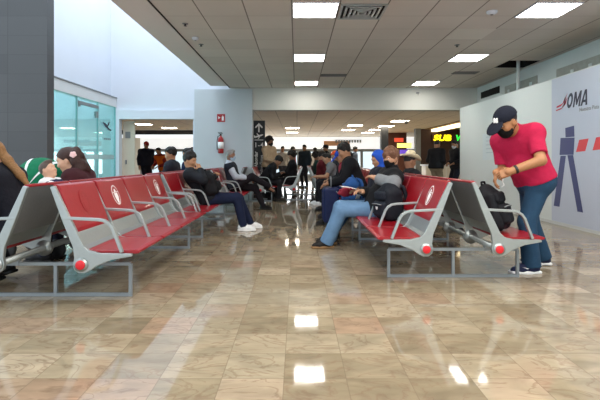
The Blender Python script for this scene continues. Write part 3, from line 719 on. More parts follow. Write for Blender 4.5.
# boarding totem
t = thing('boarding_sign', 'tall black direction sign with white arrow beside the grey pillar', 'sign', (-1.14, 13.5, 0))
MB().box(-.18, .18, -.04, .04, .0, 2.28).build('panel', mat('sign_black', '23272c', .5, 0, .05, 8), t, .006)
mb = MB(); fy = lambda a, b, d: (a, d, b)
mb.prism([(-.022, 1.93), (.022, 1.93), (.022, 2.12), (.09, 2.05), (.12, 2.08), (0, 2.21), (-.12, 2.08), (-.09, 2.05), (-.022, 2.12)], fy, -.043, -.0405); mb.build('arrow', M['whitep'], t)
mb = MB(); mb.prism([(-.13, 1.755), (.07, 1.815), (.125, 1.845), (.13, 1.865), (.09, 1.87), (-.10, 1.81), (-.13, 1.84), (-.15, 1.835), (-.14, 1.775)], fy, -.043, -.0405); mb.prism([(.0, 1.79), (.035, 1.80), (.0, 1.735), (-.03, 1.73)], fy, -.0425, -.0405); mb.prism([(-.03, 1.832), (.01, 1.842), (-.05, 1.90), (-.075, 1.893)], fy, -.0425, -.0405); mb.prism([(-.13, 1.69), (.13, 1.69), (.13, 1.708), (-.13, 1.708)], fy, -.043, -.0405); mb.build('aircraft_symbol', M['whitep'], t)
text('gate_number', '1-4', .21, (0, -.042, 1.48), (PI/2, 0, 0), M['whitep'], t, 0, .001, .001, 'CENTER', sx=.92, sp=1.12)
text('lettering', 'Salas de Abordar', .135, (-.04, -.042, .42), (PI/2, -PI/2, 0), M['whitep'], t, 0, .003, .001)
text('lettering', 'Boarding Gates', .12, (.115, -.042, .50), (PI/2, -PI/2, 0), M['whitep'], t, 0, .001, .001)
# extinguisher and its sign on the pillar
t = thing('fire_extinguisher', 'red fire extinguisher with white label hanging on the pillar', 'fire extinguisher', (-2.09, YB-.16, 1.28)); ER = mat('extinguisher_red', 'a5161c', .35, 0, .05, 10)
MB().lathe([(.05, 0), (.075, .015), (.078, .03), (.078, .38), (.06, .43), (.025, .46), (.022, .49)], (0, 0, 0)).build('cylinder', ER, t)
MB().lathe([(.0795, .13), (.0795, .31)], (0, 0, 0)).build('paper_label', M['whitep'], t)
MB().box(-.02, .02, -.02, .02, .48, .53).box(-.06, .05, -.015, .015, .53, .55).box(-.08, .04, -.015, .015, .565, .58).build('valve', M['black'], t)
MB().tube([(-.02, -.01, .5), (-.08, -.03, .46), (-.1, -.03, .3), (-.095, -.02, .1)], [.011, .011, .011, .016]).build('hose', M['black'], t)
MB().box(-.03, .03, .07, .112, .3, .36).build('bracket', M['black'], t)
t = thing('extinguisher_sign', 'small square red sign above the fire extinguisher', 'sign', (-2.1, YB-.055, 2.26))
MB().box(-.11, .11, -.006, 0, -.11, .11).build('plate', ER, t, .002); mb = MB(); mb.box(.02, .075, -.009, -.006, -.07, .04).box(.035, .06, -.009, -.006, .045, .065); mb.prism([(-.075, -.03), (-.02, .01), (-.075, .05)], fy, -.009, -.006); mb.build('pictogram', M['whitep'], t)
# emblem on the glass
t = thing('window_emblem', 'dark winged emblem stuck on the teal glass door', 'emblem', (-5.035, 11.95, 0))
mb = MB(); fx = lambda a, b, d: (d, -a, b)
mb.prism([(-.02, 1.98), (.10, 2.06), (.30, 2.09), (.24, 2.03), (.10, 1.955), (.03, 1.945)], fx, 0, .004); mb.prism([(.0, 1.965), (-.10, 2.05), (-.12, 2.13), (-.06, 2.10), (.03, 1.995)], fx, .0, .0045); mb.prism([(.04, 1.95), (-.02, 1.905), (-.18, 1.885), (-.28, 1.91), (-.14, 1.935), (-.03, 1.975)], fx, 0, .005); mb.build('wing', M['ink'], t)
mb = MB(); [mb.box(0, .004, .2-k*.11-.07, .2-k*.11, 1.63, 1.68) for k in range(4)]; mb.build('text_line', M['greymid'], t)
# shop signs
t = thing('shop_sign', 'lit yellow and green lettering on the brown shop front', 'sign', (0, 20.05, 0))
MB().box(6.03, 8.0, .03, .10, 1.92, 2.27).build('board', M['brown'], t)
yl = emit_material('sign_yellow', 'ffe714', 2.2); gn = emit_material('sign_green', '27c63a', 1.6)
text('lettering', 'SUB', .36, (6.08, 0, 1.965), (PI/2, 0, 0), yl, t, .18, .008, .02, sx=1.2, sp=1.05); text('lettering', 'WAY', .36, (7.06, 0, 1.965), (PI/2, 0, 0), gn, t, .18, .008, .02, sx=1.0, sp=1.05)
for nm, x0, x1, z0, z1, y, c, e, l in (('shop_sign', 4.86, 5.3, 2.0, 2.2, 22.4, 'c2452e', 1.0, 'red lit sign panel high beside the grey post'), ('shop_sign', 4.83, 5.5, 1.70, 1.90, 21.6, 'ffd45e', 2.2, 'yellow lit sign strip below the red sign panel'), ('shop_sign', 5.0, 5.45, 1.3, 1.6, 21.8, '5a3fa8', 1.0, 'purple lit panel below the yellow sign strip')):
    t = thing(nm, l, 'sign', ((x0+x1)/2, y, 0)); w = (x1-x0)/2; MB().box(-w, w, 0, .08, z0, z1).build('panel', emit_material('glow_'+c, c, e), t); MB().box(-w-.02, w+.02, .08, .12, z0-.02, z1+.02).build('frame', M['black'], t)
struct(MB().box(4.5, 5.6, 23.0, 23.2, 0, LC).build('wall_shop_far', mat('far_shop', '6f4436', .6, 0, .2, 4)))
t = thing('fascia_sign', 'orange and grey sign panel on the far bright fascia', 'sign', (2.6, YE-.05, 2.12)); MB().box(-1.0, .55, 0, .04, -.17, .12).build('panel', mat('fascia_orange', 'd9a47e', .6, 0, .1, 3), t)
mb = MB(); [mb.box(-.3+k*.16, -.19+k*.16, -.02, 0, .02, .2) for k in range(10)]; mb.build('letter_block', M['greymid'], t)
# shop counter
t = thing('shop_counter', 'white shop counter standing before the brown shop front', 'counter', (5.9, 18.3, 0)); MB().box(-.75, .9, -.3, .3, 0, .86).build('cabinet', mat('counter_front', 'd8d3c8', .5, 0, .05, 4), t); MB().box(-.8, .95, -.35, .35, .86, .92).build('worktop', M['white'], t, .006)
mb = MB(); [mb.box(-.7+k*.4, -.36+k*.4, -.312, -.3, .1, .78) for k in range(4)]; mb.build('front_panel', M['beige'], t)

# ------------------------------------------------------------------ benches
PITCH = .64
def side_fn(sg): return lambda a, b, d: (sg*a, d, b)
PLATE = [(.085, .895), (.118, .905), (.215, .70), (.335, .455), (.375, .415), (.46, .395), (.70, .392), (.705, .372), (.55, .345), (.44, .30), (.385, .262), (.345, .244), (.30, .246), (.268, .27), (.258, .31), (.268, .36), (.258, .44), (.17, .66)]
def make_bench(n):
    t = thing('airport_bench', '', 'bench'); L = n*PITCH
    bm_ = [MB() for _ in range(2)]
    for sg in (1, -1):
        fn = side_fn(sg)
        for k in range(n):
            y0, y1 = k*PITCH+.018, (k+1)*PITCH-.018
            s_ = MB().prism([(.335, .425), (.40, .412), (.60, .412), (.72, .418), (.75, .408), (.748, .39), (.72, .385), (.60, .388), (.40, .39), (.335, .40)], fn, y0, y1).build('seat', M['red'], t, .006)
            b = MB().prism([(.112, .915), (.135, .905), (.262, .575), (.268, .545), (.246, .54), (.09, .90), (.095, .915)], fn, y0, y1).build('backrest', M['red'], t, .008)
            MB().prism([(.262, .55), (.268, .54), (.318, .445), (.36, .425), (.36, .415), (.31, .43), (.252, .535)], fn, y0+.004, y1-.004).build('lumbar_panel', M['alu'], t)
            MB().prism([(.085, .893), (.094, .885), (.245, .53), (.235, .53)], fn, y0-.01, y1+.01).build('back_panel', M['steel'], t)
        for k in range(n+1):
            y = k*PITCH; e = k in (0, n); w = .016 if e else .009
            p = MB().prism(PLATE, fn, y-w, y+w).build('end_plate' if e else 'support_bracket', M['alu'], t, .005)
            if e:
                q = -1 if k == 0 else 1
                MB().lathe([(.052, 0), (.052, .012)], (sg*.322, y+q*w, .31), (0, q, 0), 24).build('hub', M['alu'], p)
                MB().lathe([(.036, .012), (.036, .02), (.03, .024)], (sg*.322, y+q*w, .31), (0, q, 0), 24).build('red_cap', M['redcap'], p)
            else: MB().lathe([(.07, -.02), (.07, .02)], (sg*.322, y, .31), (0, 1, 0), 20).build('clamp_ring', M['alu'], p)
            pts = [(.175, .655), (.20, .66), (.44, .648), (.49, .64), (.53, .615), (.555, .58), (.625, .40)]
            MB().bar([(sg*a, y, b) for a, b in pts], .034, .022, (0, 0, 1) if False else (sg*.5, 0, .866)).build('armrest', M['alu'], t, .004)
        MB().tube([(sg*.322, .01, .31), (sg*.322, L-.01, .31)], .028, 14).build('beam', M['alu'], t)
    for y in (.23, L-.37):
        f = MB()
        for z in (.014, .262): f.box(-.605, .605, y-.013, y+.013, z-.013, z+.013)
        for x in (-.605, 0, .605): f.box(x-.013, x+.013, y-.012, y+.012, .0, .262)
        for sg in (1, -1): f.box(sg*.322-.03, sg*.322+.03, y-.02, y+.02, .25, .30)
        f.build('base_frame', M['frame'], t)
    return t
def set_bench(t, x, y, label, rz=0.): t.location = (x, y, 0); t.rotation_euler = (0, 0, rz); t['label'] = label; t['group'] = 'back-to-back rows of red airport seats'; return t
b4 = make_bench(4); b2 = make_bench(2)
GL = 'double-sided bench of red metal seats, '
B = {}
B['R1'] = set_bench(copy_tree(b4), 1.466, 4.0, GL+'nearest on the right, carrying the black backpacks')
B['L1'] = set_bench(b4, -1.95, 3.41, GL+'nearest on the left, empty front')
B['L2'] = set_bench(copy_tree(b4), -1.95, 6.15, GL+'under the white-shoed man')
B['L3'] = set_bench(copy_tree(b4), -1.80, 8.9, GL+'under the grey-haired man')
B['R2'] = set_bench(copy_tree(b4), 1.466, 6.75, GL+'second in the right row')
B['R3'] = set_bench(copy_tree(b4), 1.44, 9.5, GL+'third in the right row')
B['F1'] = set_bench(copy_tree(b4), .24, 12.2, GL+'far centre of the aisle')
B['F2'] = set_bench(b2, -1.28, 11.75, 'short double-sided bench with grey arms beside the boarding sign')
# distancing stickers on the backrests (own mesh in each place)
def sticker(bench, side, k, m_disc, m_fig, label=None):
    fn = side_fn(side); yc = (k+.5)*PITCH; parent = [c for c in bench.children if c.name.split('.')[0] == 'backrest'][(0 if side == 1 else 4)+k]
    # local frame on the sloping face
    p0 = V((side*.135, 0, .905)); p1 = V((side*.262, 0, .575)); dn = (p1-p0).normalized(); nn = V((side*dn.z*-1, 0, abs(dn.x))); nn = V((-dn.z*side, 0, dn.x*side)) if False else V((side*abs(dn.z), 0, abs(dn.x)))
    o = p0+dn*.155+nn*.002; Y = V((0, 1, 0))
    def pt(a, b, d): return tuple(o+V((0, yc+a, 0))+(-dn)*b+nn*d)
    el = lambda rx, ry, cx=0, cy=0, n=24: [(cx+rx*math.cos(2*PI*i/n), cy+ry*math.sin(2*PI*i/n)) for i in range(n)]
    mb = MB(); mb.prism(el(.075, .10), pt, .0, .001, 0); mb.prism(el(.066, .09), pt, .001, .0016, 1)
    mb.prism(el(.017, .017, 0, .045), pt, .0016, .0022, 0); mb.prism([(-.035, .02), (.035, .02), (.038, -.02), (.016, -.075), (0, -.09), (-.016, -.075), (-.038, -.02)], pt, .0016, .0022, 0); mb.prism([(-.06, .025), (.06, .025), (.058, .033), (-.058, .033)], pt, .0016, .0022, 0)
    s = mb.build('sticker', [m_disc, m_fig], parent); s['label'] = label or 'round white and red distancing sticker'
    return s
for bk, sd, k, w in (('L1', 1, 1, 1), ('L1', 1, 3, 1), ('R1', -1, 0, 1), ('L3', 1, 0, 1)):
    sticker(B[bk], sd, k, M['whitep'], M['red'])
sticker(B['L1'], 1, 0, M['red'], M['faint'], 'worn red distancing sticker, barely visible')

# ------------------------------------------------------------------ bags and things carried
def backpack(label, loc, yaw, w, d, h, col, tilt=0., vox=.01, logo=True, pocket=None, roll=0., name='backpack', group=None):
    """origin at the bottom centre; local +x is the front pocket side, y the width"""
    t = thing(name, label, 'backpack', loc, D(yaw), group)
    Rt = Matrix.Rotation(D(tilt), 3, 'Y') @ Matrix.Rotation(D(roll), 3, 'X')
    P = lambda x, y, z: Rt @ V((x, y, z)); R = np.array(Rt)
    S = Solid(vox); S.box(P(0, 0, h*.40), [d*.46, w*.46, h*.40], R, .045, k=.04); S.ell(P(-.01, 0, h*.74), [d*.44, w*.42, h*.26], R, k=.05)
    S.ell(P(.02, w*.2, h*.3), [d*.5, w*.26, h*.28], R, k=.05); S.ell(P(.01, -w*.25, h*.2), [d*.48, w*.24, h*.2], R, k=.05)
    smesh('bag', [S.mesh()], cloth(col, .75), t)
    S = Solid(vox); S.box(P(d/2+.005, 0, h*.3), [.045, w*.36, h*.21], R, .04, k=.02); S.box(P(d/2-.01, 0, h*.66), [.035, w*.33, h*.12], R, .03, k=.01)
    pk = smesh('front_pocket', [S.mesh()], cloth(pocket or col, .75), t)
    MB().tube([P(d/2+.052, -w*.3, h*.44), P(d/2+.054, 0, h*.455), P(d/2+.052, w*.3, h*.44)], .006, 6).build('zip', M['greymid'], pk)
    for sg in (1, -1):
        pts = [P(-d*.44, sg*w*.2, h*.93), P(-d*.62, sg*w*.25, h*.85), P(-d*.72, sg*w*.3, h*.6), P(-d*.66, sg*w*.36, h*.3), P(-d*.45, sg*w*.4, h*.1)]
        MB().tube(pts, [.014, .024, .024, .018, .01], 8).build('strap', cloth(col, .75), t)
    MB().tube([P(-d*.1, -.05, h*.97), P(-d*.1, -.035, h*1.045), P(-d*.1, .035, h*1.045), P(-d*.1, .05, h*.97)], .011, 8).build('handle', cloth(col, .75), t)
    if logo:
        mb = MB(); o = P(d/2+.048, 0, h*.34); ey = P(0, 1, 0); ez = P(0, 0, 1); ex = P(1, 0, 0)
        mb.prism([(-.022, .016), (.022, .016), (.016, -.006), (0, -.022), (-.016, -.006)], lambda a, b, q: o+ey*a+ez*b+ex*q, -.01, .008); mb.build('logo', M['whitep'], pk)
    return t
backpack('slouching black backpack on the right seat beside the man in pink', (1.945, 4.34, .425), -42, .33, .19, .46, '101218', -16, .009, False)
backpack('dark navy backpack with small white badge, upright on the red seat', (1.07, 5.16, .425), 200, .33, .23, .42, '141821', 4, .009, True, '181d28')
backpack('large black backpack on the lap of the white-shoed man', (-1.29, 6.95, .575), 8, .36, .20, .38, '121317', -16, .01, False)
backpack('bright blue backpack standing on the red seat between two travellers', (.86, 7.0, .42), 185, .32, .22, .42, '24508c', 3, .012, False)
backpack('small red patterned bag on the lap of the blue-hooded traveller', (.70, 6.5, .585), 180, .30, .14, .12, '99283a', 0, .01, False)
# suitcase
t = thing('suitcase', 'dark navy upright suitcase on the floor before the second right bench', 'suitcase', (.56, 7.5, 0))
S = Solid(.01); S.box((0, 0, .36), [.13, .2, .29], None, .05); smesh('shell', [S.mesh()], cloth('18244c', .5), t)
for a in (-.09, .09):
    for b in (-.15, .15): MB().lathe([(.03, -.012), (.034, 0), (.03, .012)], (a, b, .034), (1, 0, 0), 14).build('wheel', M['black'], t); MB().box(a-.015, a+.015, b-.015, b+.015, .03, .085).build('wheel_fork', M['black'], t)
MB().tube([(0, -.09, .62), (0, -.09, .82), (0, .09, .82), (0, .09, .62)], .01).build('pull_handle', M['greymid'], t)
mb = MB(); [mb.box(-.135, .135, -.14+k*.07, -.125+k*.07, .12, .6) for k in range(5)]; mb.build('rib', cloth('1b2a58', .5), t)

# ------------------------------------------------------------------ the man in pink
s_ = 1.05; q = lambda *a: tuple(x/s_ for x in a)
J = pose('stand', lean=25, turn=36, side=3, pz=.865, hp=36, hy=-18, hlean=40, sw=.178, la=(.30, .275), ll=(.395, .385), px=-.02,
         wr=[q(.37, .31, .995), q(.41, .10, .98)], elh=[(-1, .5, -.35), (-.5, -.6, -.5)], an=[q(.09, .14, .098), q(-.2, -.2, .105)], toe=[(1, .08, 0), (1, -.25, 0)], knh=[(1, .1, .1), (1, -.1, .1)])
man = person('man in pink-red polo, dark cap and black mask standing over the backpack', (2.37, 4.52, 0), 180, J, skn='a5744f', hair='17120f', style='short', top='ac1a42', sleeve=.78, t=.017, trousers='22405a', lt=.014, flare=.022,
       shoes='1b2242', sole='eceef0', mask='0f1012', cap='141826', vox=.0075, hv=.0042, bulk=1.0, belly=1.15, hem=.0, hs=1.06, collar='ac1a42', scale=s_, curl=(.75, .45), back=[(.3, .9, .5), (.9, -.4, .3)], hd=[(.75, -.5, -.38), (.3, .25, -.9)], eyes=True)
w_ = J['wr'][0]; ax = (w_-J['el'][0]).normalized(); MB().lathe([(.037, -.012), (.040, -.006), (.040, .006), (.037, .012)], w_-ax*.045, ax, 20).build('wristband', M['black'], man)
cp = J['head']+J['hf']*.098+J['hu']*.085; mb = MB(); mb.prism([(-.022, -.02), (-.006, -.02), (0, .0), (.006, -.02), (.022, -.02), (.022, .02), (.008, .02), (0, .008), (-.008, .02), (-.022, .02)], lambda a, b, d: cp+J['hl']*a+(J['hu']*.9-J['hf']*.45)*b+J['hf']*d, -.012, .006); mb.build('cap_badge', M['whitep'], man)
for i in (0, 1):
    a = J['an'][i]; x = J['toe'][i]; y = V((0, 0, 1)).cross(x)
    for sg in (1, -1):
        mb = MB(); mb.prism([(-.03, -.04), (.0, -.058), (.05, -.05), (.11, -.028), (.05, -.04), (.01, -.042)], lambda p, r_, d: a+x*p+V((0, 0, 1))*r_+y*sg*d, .03, .0475); mb.build('shoe_mark', M['whitep'], man)
mb = MB(); mb.tube([(2.0, 4.36, .93), (1.985, 4.35, .89), (2.0, 4.345, .86), (1.975, 4.34, .84)], .005, 6); tag(mb.build('strap_end', M['whitep']), 'short white cord between the hand of the man in pink and the bag', 'cord')

# ------------------------------------------------------------------ left side
person('woman with long fair ponytail in dark clothes, seated at the far left', (-2.44, 4.0, 0), 180, pose(lean=24, hp=20, wr=[(.36, .12, .62), (.36, -.06, .62)], an=[(.22, .08, .13), (.28, -.2, .13)], toe=[(1, .1, -.25), (1, -.1, -.25)], hlean=8),
       skn='d0a184', hair='8a6238', style='lowpony', top='12141d', trousers='10121a', shoes='0e0e12', vox=.011, sole='0c0c0e', t=.02, hs=1.02)
J = pose(lean=20, hp=24, hy=14, hlean=22, pz=.50, wr=[(.34, .22, .78), (.38, .1, .76)], elh=[(-.4, .6, -.6), (-.4, -.6, -.6)])
mum = person('dark-haired woman with flower clip holding a child behind the left bench', (-2.26, 4.98, 0), 180, J, skn='d3a68b', hair='38201b', style='wavy', top='3c1a20', trousers='23283a', vox=.010, eyes=True, hs=1.06)
c_ = J['head']; P = lambda x, y, z: c_+J['hf']*x+J['hl']*y+J['hu']*z
S = Solid(.006)
for k in range(5): S.ell(P(-.10+.02*math.cos(k*1.257), .112, .02+.02*math.sin(k*1.257)), [.018, .012, .018], frame(J), k=.004)
smesh('hair_clip', [S.mesh()], cloth('e9c4c4'), mum)
J = pose(lean=-42, hp=-22, hy=-8, hlean=16, wr=[(.3, .12, .66), (.3, -.12, .72)], an=[(.45, .1, .35), (.45, -.1, .35)])
kid = person('small child in white shirt with navy band, lying back in arms', (-2.33, 4.60, .32), 0, J, skn='d6a88c', hair='5a4a42', style='short', top='e8eaf0', trousers='c7cbd6', shoes='e0e0e6', vox=.013, hv=.008, eyes=True, hs=1.2, scale=.62)
S = Solid(.012); torso(S, J, .028, [(J['chest']+J['d']*.12, J['d']), (J['chest']+J['d']*.03, -J['d'])]); smesh('chest_band', [S.mesh()], cloth('1d2548'), kid)
# stroller
t = thing('stroller', 'green stroller hood with white stripes beside the dark pier', 'stroller', (-2.98, 5.25, 0)); c0 = V((0, 0, .80))
def shell(a0, a1, r0, mi, mb):
    n = 10; m_ = 14
    for i in range(n):
        for j in range(m_):
            def pt(u_, v_, r_): a = a0+(a1-a0)*u_; b = PI*v_; return c0+V((r_*1.05*math.cos(a)*math.sin(b), r_*.95*math.cos(b), r_*1.1*math.sin(a)*math.sin(b)))
            p = [pt((i+x)/n, (j+y)/m_, r0) for x, y in ((0, 0), (1, 0), (1, 1), (0, 1))]; mb.add(p, [(0, 1, 2, 3)], mi, True)
g = cloth('0f6b4a'); wv = cloth('dfe6e6')
mb = MB(); shell(.15, 2.3, .30, 0, mb); mb.build('canopy', g, t)
mb = MB(); shell(.9, 1.02, .303, 0, mb); shell(1.75, 1.9, .303, 0, mb); mb.build('canopy_stripe', wv, t)
mb = MB(); shell(2.3, 2.75, .298, 0, mb); mb.build('canopy_edge', cloth('9fb0b2'), t)
S = Solid(.012); S.box((.02, 0, .5), [.2, .17, .04], None, .03); S.box((.2, 0, .68), [.035, .17, .2], np.array(Matrix.Rotation(.3, 3, 'Y')), .03, k=.05); smesh('seat', [S.mesh()], cloth('22302c'), t)
mb = MB()
for y in (-.22, .22): mb.tube([(.45, y, 1.0), (.3, y, .75), (-.25, y, .12)], .014); mb.tube([(-.1, y, .5), (.3, y, .12)], .014)
mb.tube([(.45, -.22, 1.0), (.45, .22, 1.0)], .018); mb.tube([(-.25, -.22, .12), (-.25, .22, .12)], .012); mb.tube([(.3, -.22, .12), (.3, .22, .12)], .012); mb.build('frame', M['greymid'], t)
for x in (-.25, .3):
    for y in (-.25, .25): MB().lathe([(.09, -.02), (.11, -.012), (.11, .012), (.09, .02)], (x, y, .11), (0, 1, 0), 20).build('wheel', M['black'], t)

J = pose(lean=-37, hp=14, hy=-12, hlean=14, pz=.52, px=.09, wr=[(.16, .12, .86), (-.03, -.14, .955)], elh=[(.3, .8, -.5), (1, -.5, -.25)], an=[(.70, .20, .096), (.62, -.06, .096)], toe=[(1, .1, 0), (1, -.05, 0)])
person('man in dark jacket and white sneakers, hand to face, slouching on the left', (-1.46, 7.05, 0), 0, J, skn='b08362', hair='16120f', style='messy', top='1b1e24', t=.024, trousers='18203a', shoes='e9ebee', sole='f4f4f4', vox=.010, hv=.006,
       curl=(.5, 1.0), hd=[None, (-.42, .28, .86)], back=[None, (.7, -.6, .3)])
J = pose(lean=-13, hp=8, hy=-10, hlean=8, wr=[(.30, .06, .68), (.28, -.1, .70)], an=[(.62, .08, .096), (.74, .06, .52)], toe=[(1, .1, 0), (.9, .2, -.4)], knh=[(1, .1, 1), (.6, -.1, 1)])
person('grey-haired man in dark vest and face mask, legs crossed, below the extinguisher', (-1.37, 9.9, 0), 0, J, skn='8f6650', hair='8d8a88', style='short', top='c0c8d4', vest='272d38', trousers='1d191f', shoes='131315', mask='9fb4c8', vox=.012, hv=.007)
for x, y, c, l, hc in ((-2.30, 8.4, '20242e', 'nearer of two dark-haired people seen from behind the left bench', '14110f'), (-2.20, 9.3, '1a2340', 'farther of two dark-haired people behind the left bench, navy jacket', '17130f')):
    person(l, (x, y, 0), 180, pose(lean=4, hp=10, hy=20), skn='a97c5e', hair=hc, style='messy', top=c, trousers='1f222b', vox=.015, hv=.008, t=.024)
person('standing person in dark clothes with red cap beyond the left opening', (-5.5, 16.4, 0), -60, pose('stand', lean=2), skn='a0765a', style='short', top='1d2130', trousers='20222c', cap='a52a2e', vox=.017, hv=.009, t=.024, scale=1.03)
J = pose('stand', lean=24, hp=20, pz=.9, wr=[(.4, .15, .95), (.4, -.15, .95)], an=[(0, .1, .096), (-.1, -.1, .096)])
person('person in orange safety vest bending forward beyond the left opening', (-4.55, 15.4, 0), -120, J, skn='946a4f', top='8c2a20', vest='e0661c', trousers='1c1d22', vox=.017, hv=.009, scale=.93)
# middle distance
J = pose('stand', lean=2, hp=12, wr=[(.26, .02, 1.08), (.24, -.08, 1.02)], elh=[(-.3, .8, -.5), (-.3, -.8, -.5)])
person('standing woman in beige sweater with curly dark hair and mask by the sign', (-.84, 13.35, 0), -35, J, skn='7d573f', hair='181210', style='curly', top='b59f83', trousers='26262c', mask='202228', vox=.014, hv=.008, scale=1.03, t=.022)
J = pose(lean=34, hp=45, hlean=18, wr=[(.46, .10, .74), (.46, -.12, .74)], an=[(.36, .1, .096), (.42, -.12, .096)])
person('person in black bending over a white sheet near the boarding sign', (-.90, 12.1, 0), 0, J, skn='9a7157', hair='151312', style='messy', top='121317', trousers='25262b', shoes='3a3530', vox=.014, hv=.008, t=.026)
tag(MB().add([(-.53, 11.93, .72), (-.33, 11.93, .80), (-.33, 12.2, .80), (-.53, 12.2, .72), (-.43, 11.93, .79), (-.43, 12.2, .79)], [(0, 4, 5, 3), (4, 1, 2, 5)], 0, True).build('paper_sheet', M['whitep']), 'white paper sheet in the hands of the person in black', 'paper')
person('person in black seated on the left side of the far centre bench', (-.15, 12.55, 0), 180, pose(lean=-2, hp=14, hy=20), skn='8a6650', hair='14110f', style='curly', top='15161a', trousers='1b1c20', vox=.014, hv=.008, t=.028)
person('dark-haired person in maroon seated on the right side of the far centre bench', (.66, 12.55, 0), 0, pose(lean=2, hp=15, hy=-20), skn='a47a5f', hair='1a1513', style='messy', top='5c1d24', trousers='23252c', vox=.016, hv=.009)
person('person in teal jacket at the end of the far centre bench', (.66, 13.85, 0), 0, pose(lean=-6, hp=5), skn='8b6550', hair='12100f', style='curly', top='23403c', trousers='23252c', vox=.016, hv=.009)

# ------------------------------------------------------------------ right row
J = pose(lean=-24, hp=14, hy=30, turn=6, hlean=14, pz=.50, wr=[(.10, .27, .885), (.22, -.05, .70)], elh=[(-1, .5, -.2), (-.5, -.6, -.5)], an=[(.66, .0, .098), (.60, -.26, .098)], toe=[(1, .15, 0), (1, -.1, 0)], px=.05)
man2 = person('brown-haired person in black jacket with grey sleeve and light jeans, leaning on backpack', (1.04, 5.62, 0), 180, J, skn='b88a6c', hair='6d4934', style='fringe', top='111216', trousers='6384a6', shoes='1d1a18', sole='8a6a48', mask='0d0d10', vox=.0095, hv=.0055, t=.026, forearm=((0,), '74787c'),
       lt=.02, flare=.02, back=[(0, .2, 1), None], eyes=True, collar='111216')
S = Solid(.008); S.ell(J['sh'][0]+V((-.03, .0, .055)), [.055, .035, .02], k=.01); S.ell(J['sh'][0]+V((.0, -.07, .075)), [.05, .035, .022], k=.02); smesh('neon_trim', [S.mesh()], cloth('c8e02c'), man2)
J = pose(lean=-6, hp=24, hy=14, pz=.53, wr=[(.24, .07, .72), (.26, -.07, .72)], an=[(.66, .16, .096), (.60, -.08, .096)])
person('traveller with bright blue hood up and blue jeans, reading a white sheet', (1.09, 6.26, 0), 180, J, scale=.93, skn='a97d60', style='short', top='1a1c28', hood='2450b4', trousers='2c4c70', shoes='26221f', vox=.011, hv=.006, t=.026, lt=.02)
tag(MB().add([(.60, 6.06, .735), (.82, 6.06, .70), (.82, 6.36, .70), (.60, 6.36, .735), (.71, 6.06, .728), (.71, 6.36, .728)], [(0, 4, 5, 3), (4, 1, 2, 5)], 0, True).build('paper_sheet', M['whitep']), 'white paper sheet on the knees of the blue-hooded traveller', 'paper')
J = pose(lean=20, hp=26, hy=10, hlean=4, wr=[(.50, .14, .66), (.48, -.1, .66)], an=[(.5, .12, .096), (.42, -.12, .096)], pz=.56)
person('man in black hoodie leaning forward, tallest in the right row', (1.06, 7.75, 0), 180, J, skn='a87b5d', hair='15110f', style='messy', top='121318', trousers='1a2550', shoes='1a1a1c', vox=.012, hv=.007, t=.028, scale=1.06)
J = pose(lean=20, hp=30, hy=10, wr=[(.4, .1, .68), (.4, -.1, .68)])
person('person with blue cap and red top in the right row', (1.05, 8.5, 0), 180, J, skn='b08468', style='short', cap='2448b0', top='9c2434', trousers='20242e', vox=.014, hv=.008)
person('person in dark jacket behind the one with blue cap', (1.05, 9.75, 0), 180, pose(lean=8, hp=20), skn='a47a5f', hair='191412', style='messy', top='1c1e26', trousers='23252c', vox=.015, hv=.008, t=.024)
J = pose(lean=26, hp=22, hlean=4, wr=[(.56, .2, .70), (.42, -.1, .68)], an=[(.42, .12, .096), (.5, -.12, .096)], elh=[(-.2, .5, -.8), (-.5, -.6, -.5)])
person('dark-haired man in grey short-sleeved shirt leaning into the aisle', (1.02, 11.0, 0), 180, J, skn='b58a6c', hair='15110f', style='short', top='73767a', sleeve=.7, trousers='1b1d24', shoes='e3e5e8', sole='f0f0f0', vox=.013, hv=.007)
person('person wearing an orange cap behind the grey-shirted man', (1.02, 11.88, 0), 180, pose(lean=0, hp=8, hy=-25, wr=[(.3, .04, .68), (.3, -.04, .68)]), skn='9b7055', style='short', cap='d9592a', top='24262e', trousers='20242c', vox=.015, hv=.008)
J = pose(lean=-24, hp=14, hy=15, pz=.52, hlean=8)
person('person in cream cowboy hat seated on the far side of the right row', (1.95, 7.02, 0), 0, J, scale=.94, skn='8f664d', style='short', top='1a1b20', trousers='2b2f3c', hat='e4d6b2', vox=.011, hv=.007, t=.024)
# standing by the shop
J = pose('stand', lean=4, hp=18, wr=[(.2, .14, 1.02), (.2, -.14, 1.02)])
person('standing person in black jacket and khaki trousers, back turned, by the shop', (4.06, 13.15, 0), 40, J, skn='a0765a', hair='14110f', style='short', top='15161a', trousers='857a66', vox=.014, hv=.008, t=.026, scale=.98)
person('standing person in dark clothes and mask at the edge of the hoarding', (4.74, 13.35, 0), 195, J, skn='a0765a', hair='14110f', style='short', top='191a20', trousers='191c28', mask='c9ced6', vox=.014, hv=.008, t=.026, scale=.98)
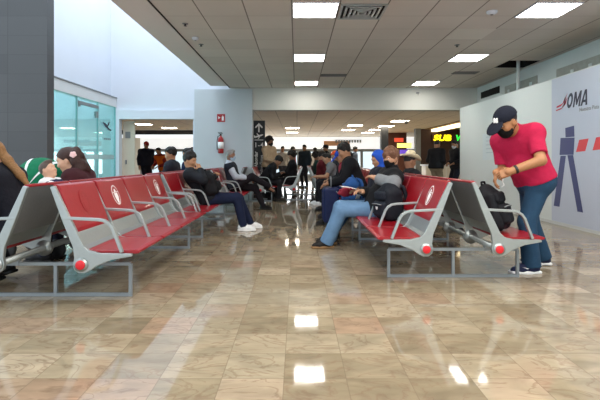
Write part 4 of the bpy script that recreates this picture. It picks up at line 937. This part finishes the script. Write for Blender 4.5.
# far away in the back hall
far = [(1.12, 17.0, 190, '16181d', '20222a', 'standing person in dark jacket and cap behind the grey-shirted man', '1c2030'), (-.62, 19.0, -70, 'b9b4b0', '3a3c46', 'standing person in pale top beyond the boarding sign', None),
       (-.22, 20.6, 30, '8e3038', '2a2c34', 'standing person in dark red top farther beyond the boarding sign', None), (.32, 18.2, -120, '23303c', '22242c', 'standing person in slate jacket above the far centre bench', None),
       (.85, 21.0, 100, 'c7c3bf', '33353e', 'pale-topped standing person in the middle of the back hall', None), (2.15, 18.6, -160, '1d2029', '24262e', 'dark-topped standing person under the bright far fascia', None),
       (2.62, 20.5, -20, '5d6b80', '24262e', 'standing person in grey-blue top under the bright far fascia', None), (-5.0, 21.5, -90, '39445c', '22242c', 'distant standing person in blue seen through the left opening', None)]
for i, (x, y, a, tp, tr, l, cp_) in enumerate(far):
    person(l, (x, y, 0), a, pose('stand', lean=2, hp=10), skn='9b7257', hair='17130f', style='short' if i % 2 else 'messy', top=tp, trousers=tr, cap=cp_, vox=.02, hv=.01, scale=.97+.01*(i % 4))

# ------------------------------------------------------------------ camera, light, world
cam = bpy.data.cameras.new('camera'); co = bpy.data.objects.new('camera', cam); C.objects.link(co)
co.location = (0, 0, 1.1); co.rotation_euler = (PI/2, 0, 0); cam.sensor_width = 36; cam.lens = 450/600*36; cam.shift_x = .005; cam.shift_y = -40/600; cam.clip_start = .05
SC.camera = co
w = bpy.data.worlds.new('world'); SC.world = w; w.use_nodes = True; bg = w.node_tree.nodes['Background']
bg.inputs['Color'].default_value = (.80, .91, 1.0, 1); bg.inputs['Strength'].default_value = 1.3
def area(name, loc, rot, sx, sy, power, col=(1, 1, 1)):
    l = bpy.data.lights.new(name, 'AREA'); l.shape = 'RECTANGLE'; l.size = sx; l.size_y = sy; l.energy = power; l.color = col
    o = bpy.data.objects.new(name, l); C.objects.link(o); o.location = loc; o.rotation_euler = rot; return o
area('skylight', (-4.0, 8, 7.5), (0, 0, 0), 3, 9, 260, (.86, .93, 1))
area('back_hall_fill', (-1, 27.6, 1.0), (-PI/2, 0, 0), 13, 1.5, 280, (.95, .98, 1))  # fill lamp added behind the end wall to brighten the back hall
area('outside_fill', (-8.5, 14, 5.5), (0, D(62), 0), 4, 16, 5200, (.92, .97, 1))  # added lamp that brightens the building behind the glass
area('concourse_fill', (1.6, 1.5, 3.0), (0, 0, 0), 5, 6, 190, (1, .97, .92))  # unseen fill lamp added under the ceiling for the near concourse
SC.view_settings.view_transform = 'Standard'; SC.view_settings.look = 'None'; SC.view_settings.exposure = .48
SC.cycles.use_denoising = True
SC.cycles.max_bounces = 8; SC.cycles.transparent_max_bounces = 8; SC.cycles.sample_clamp_indirect = 8
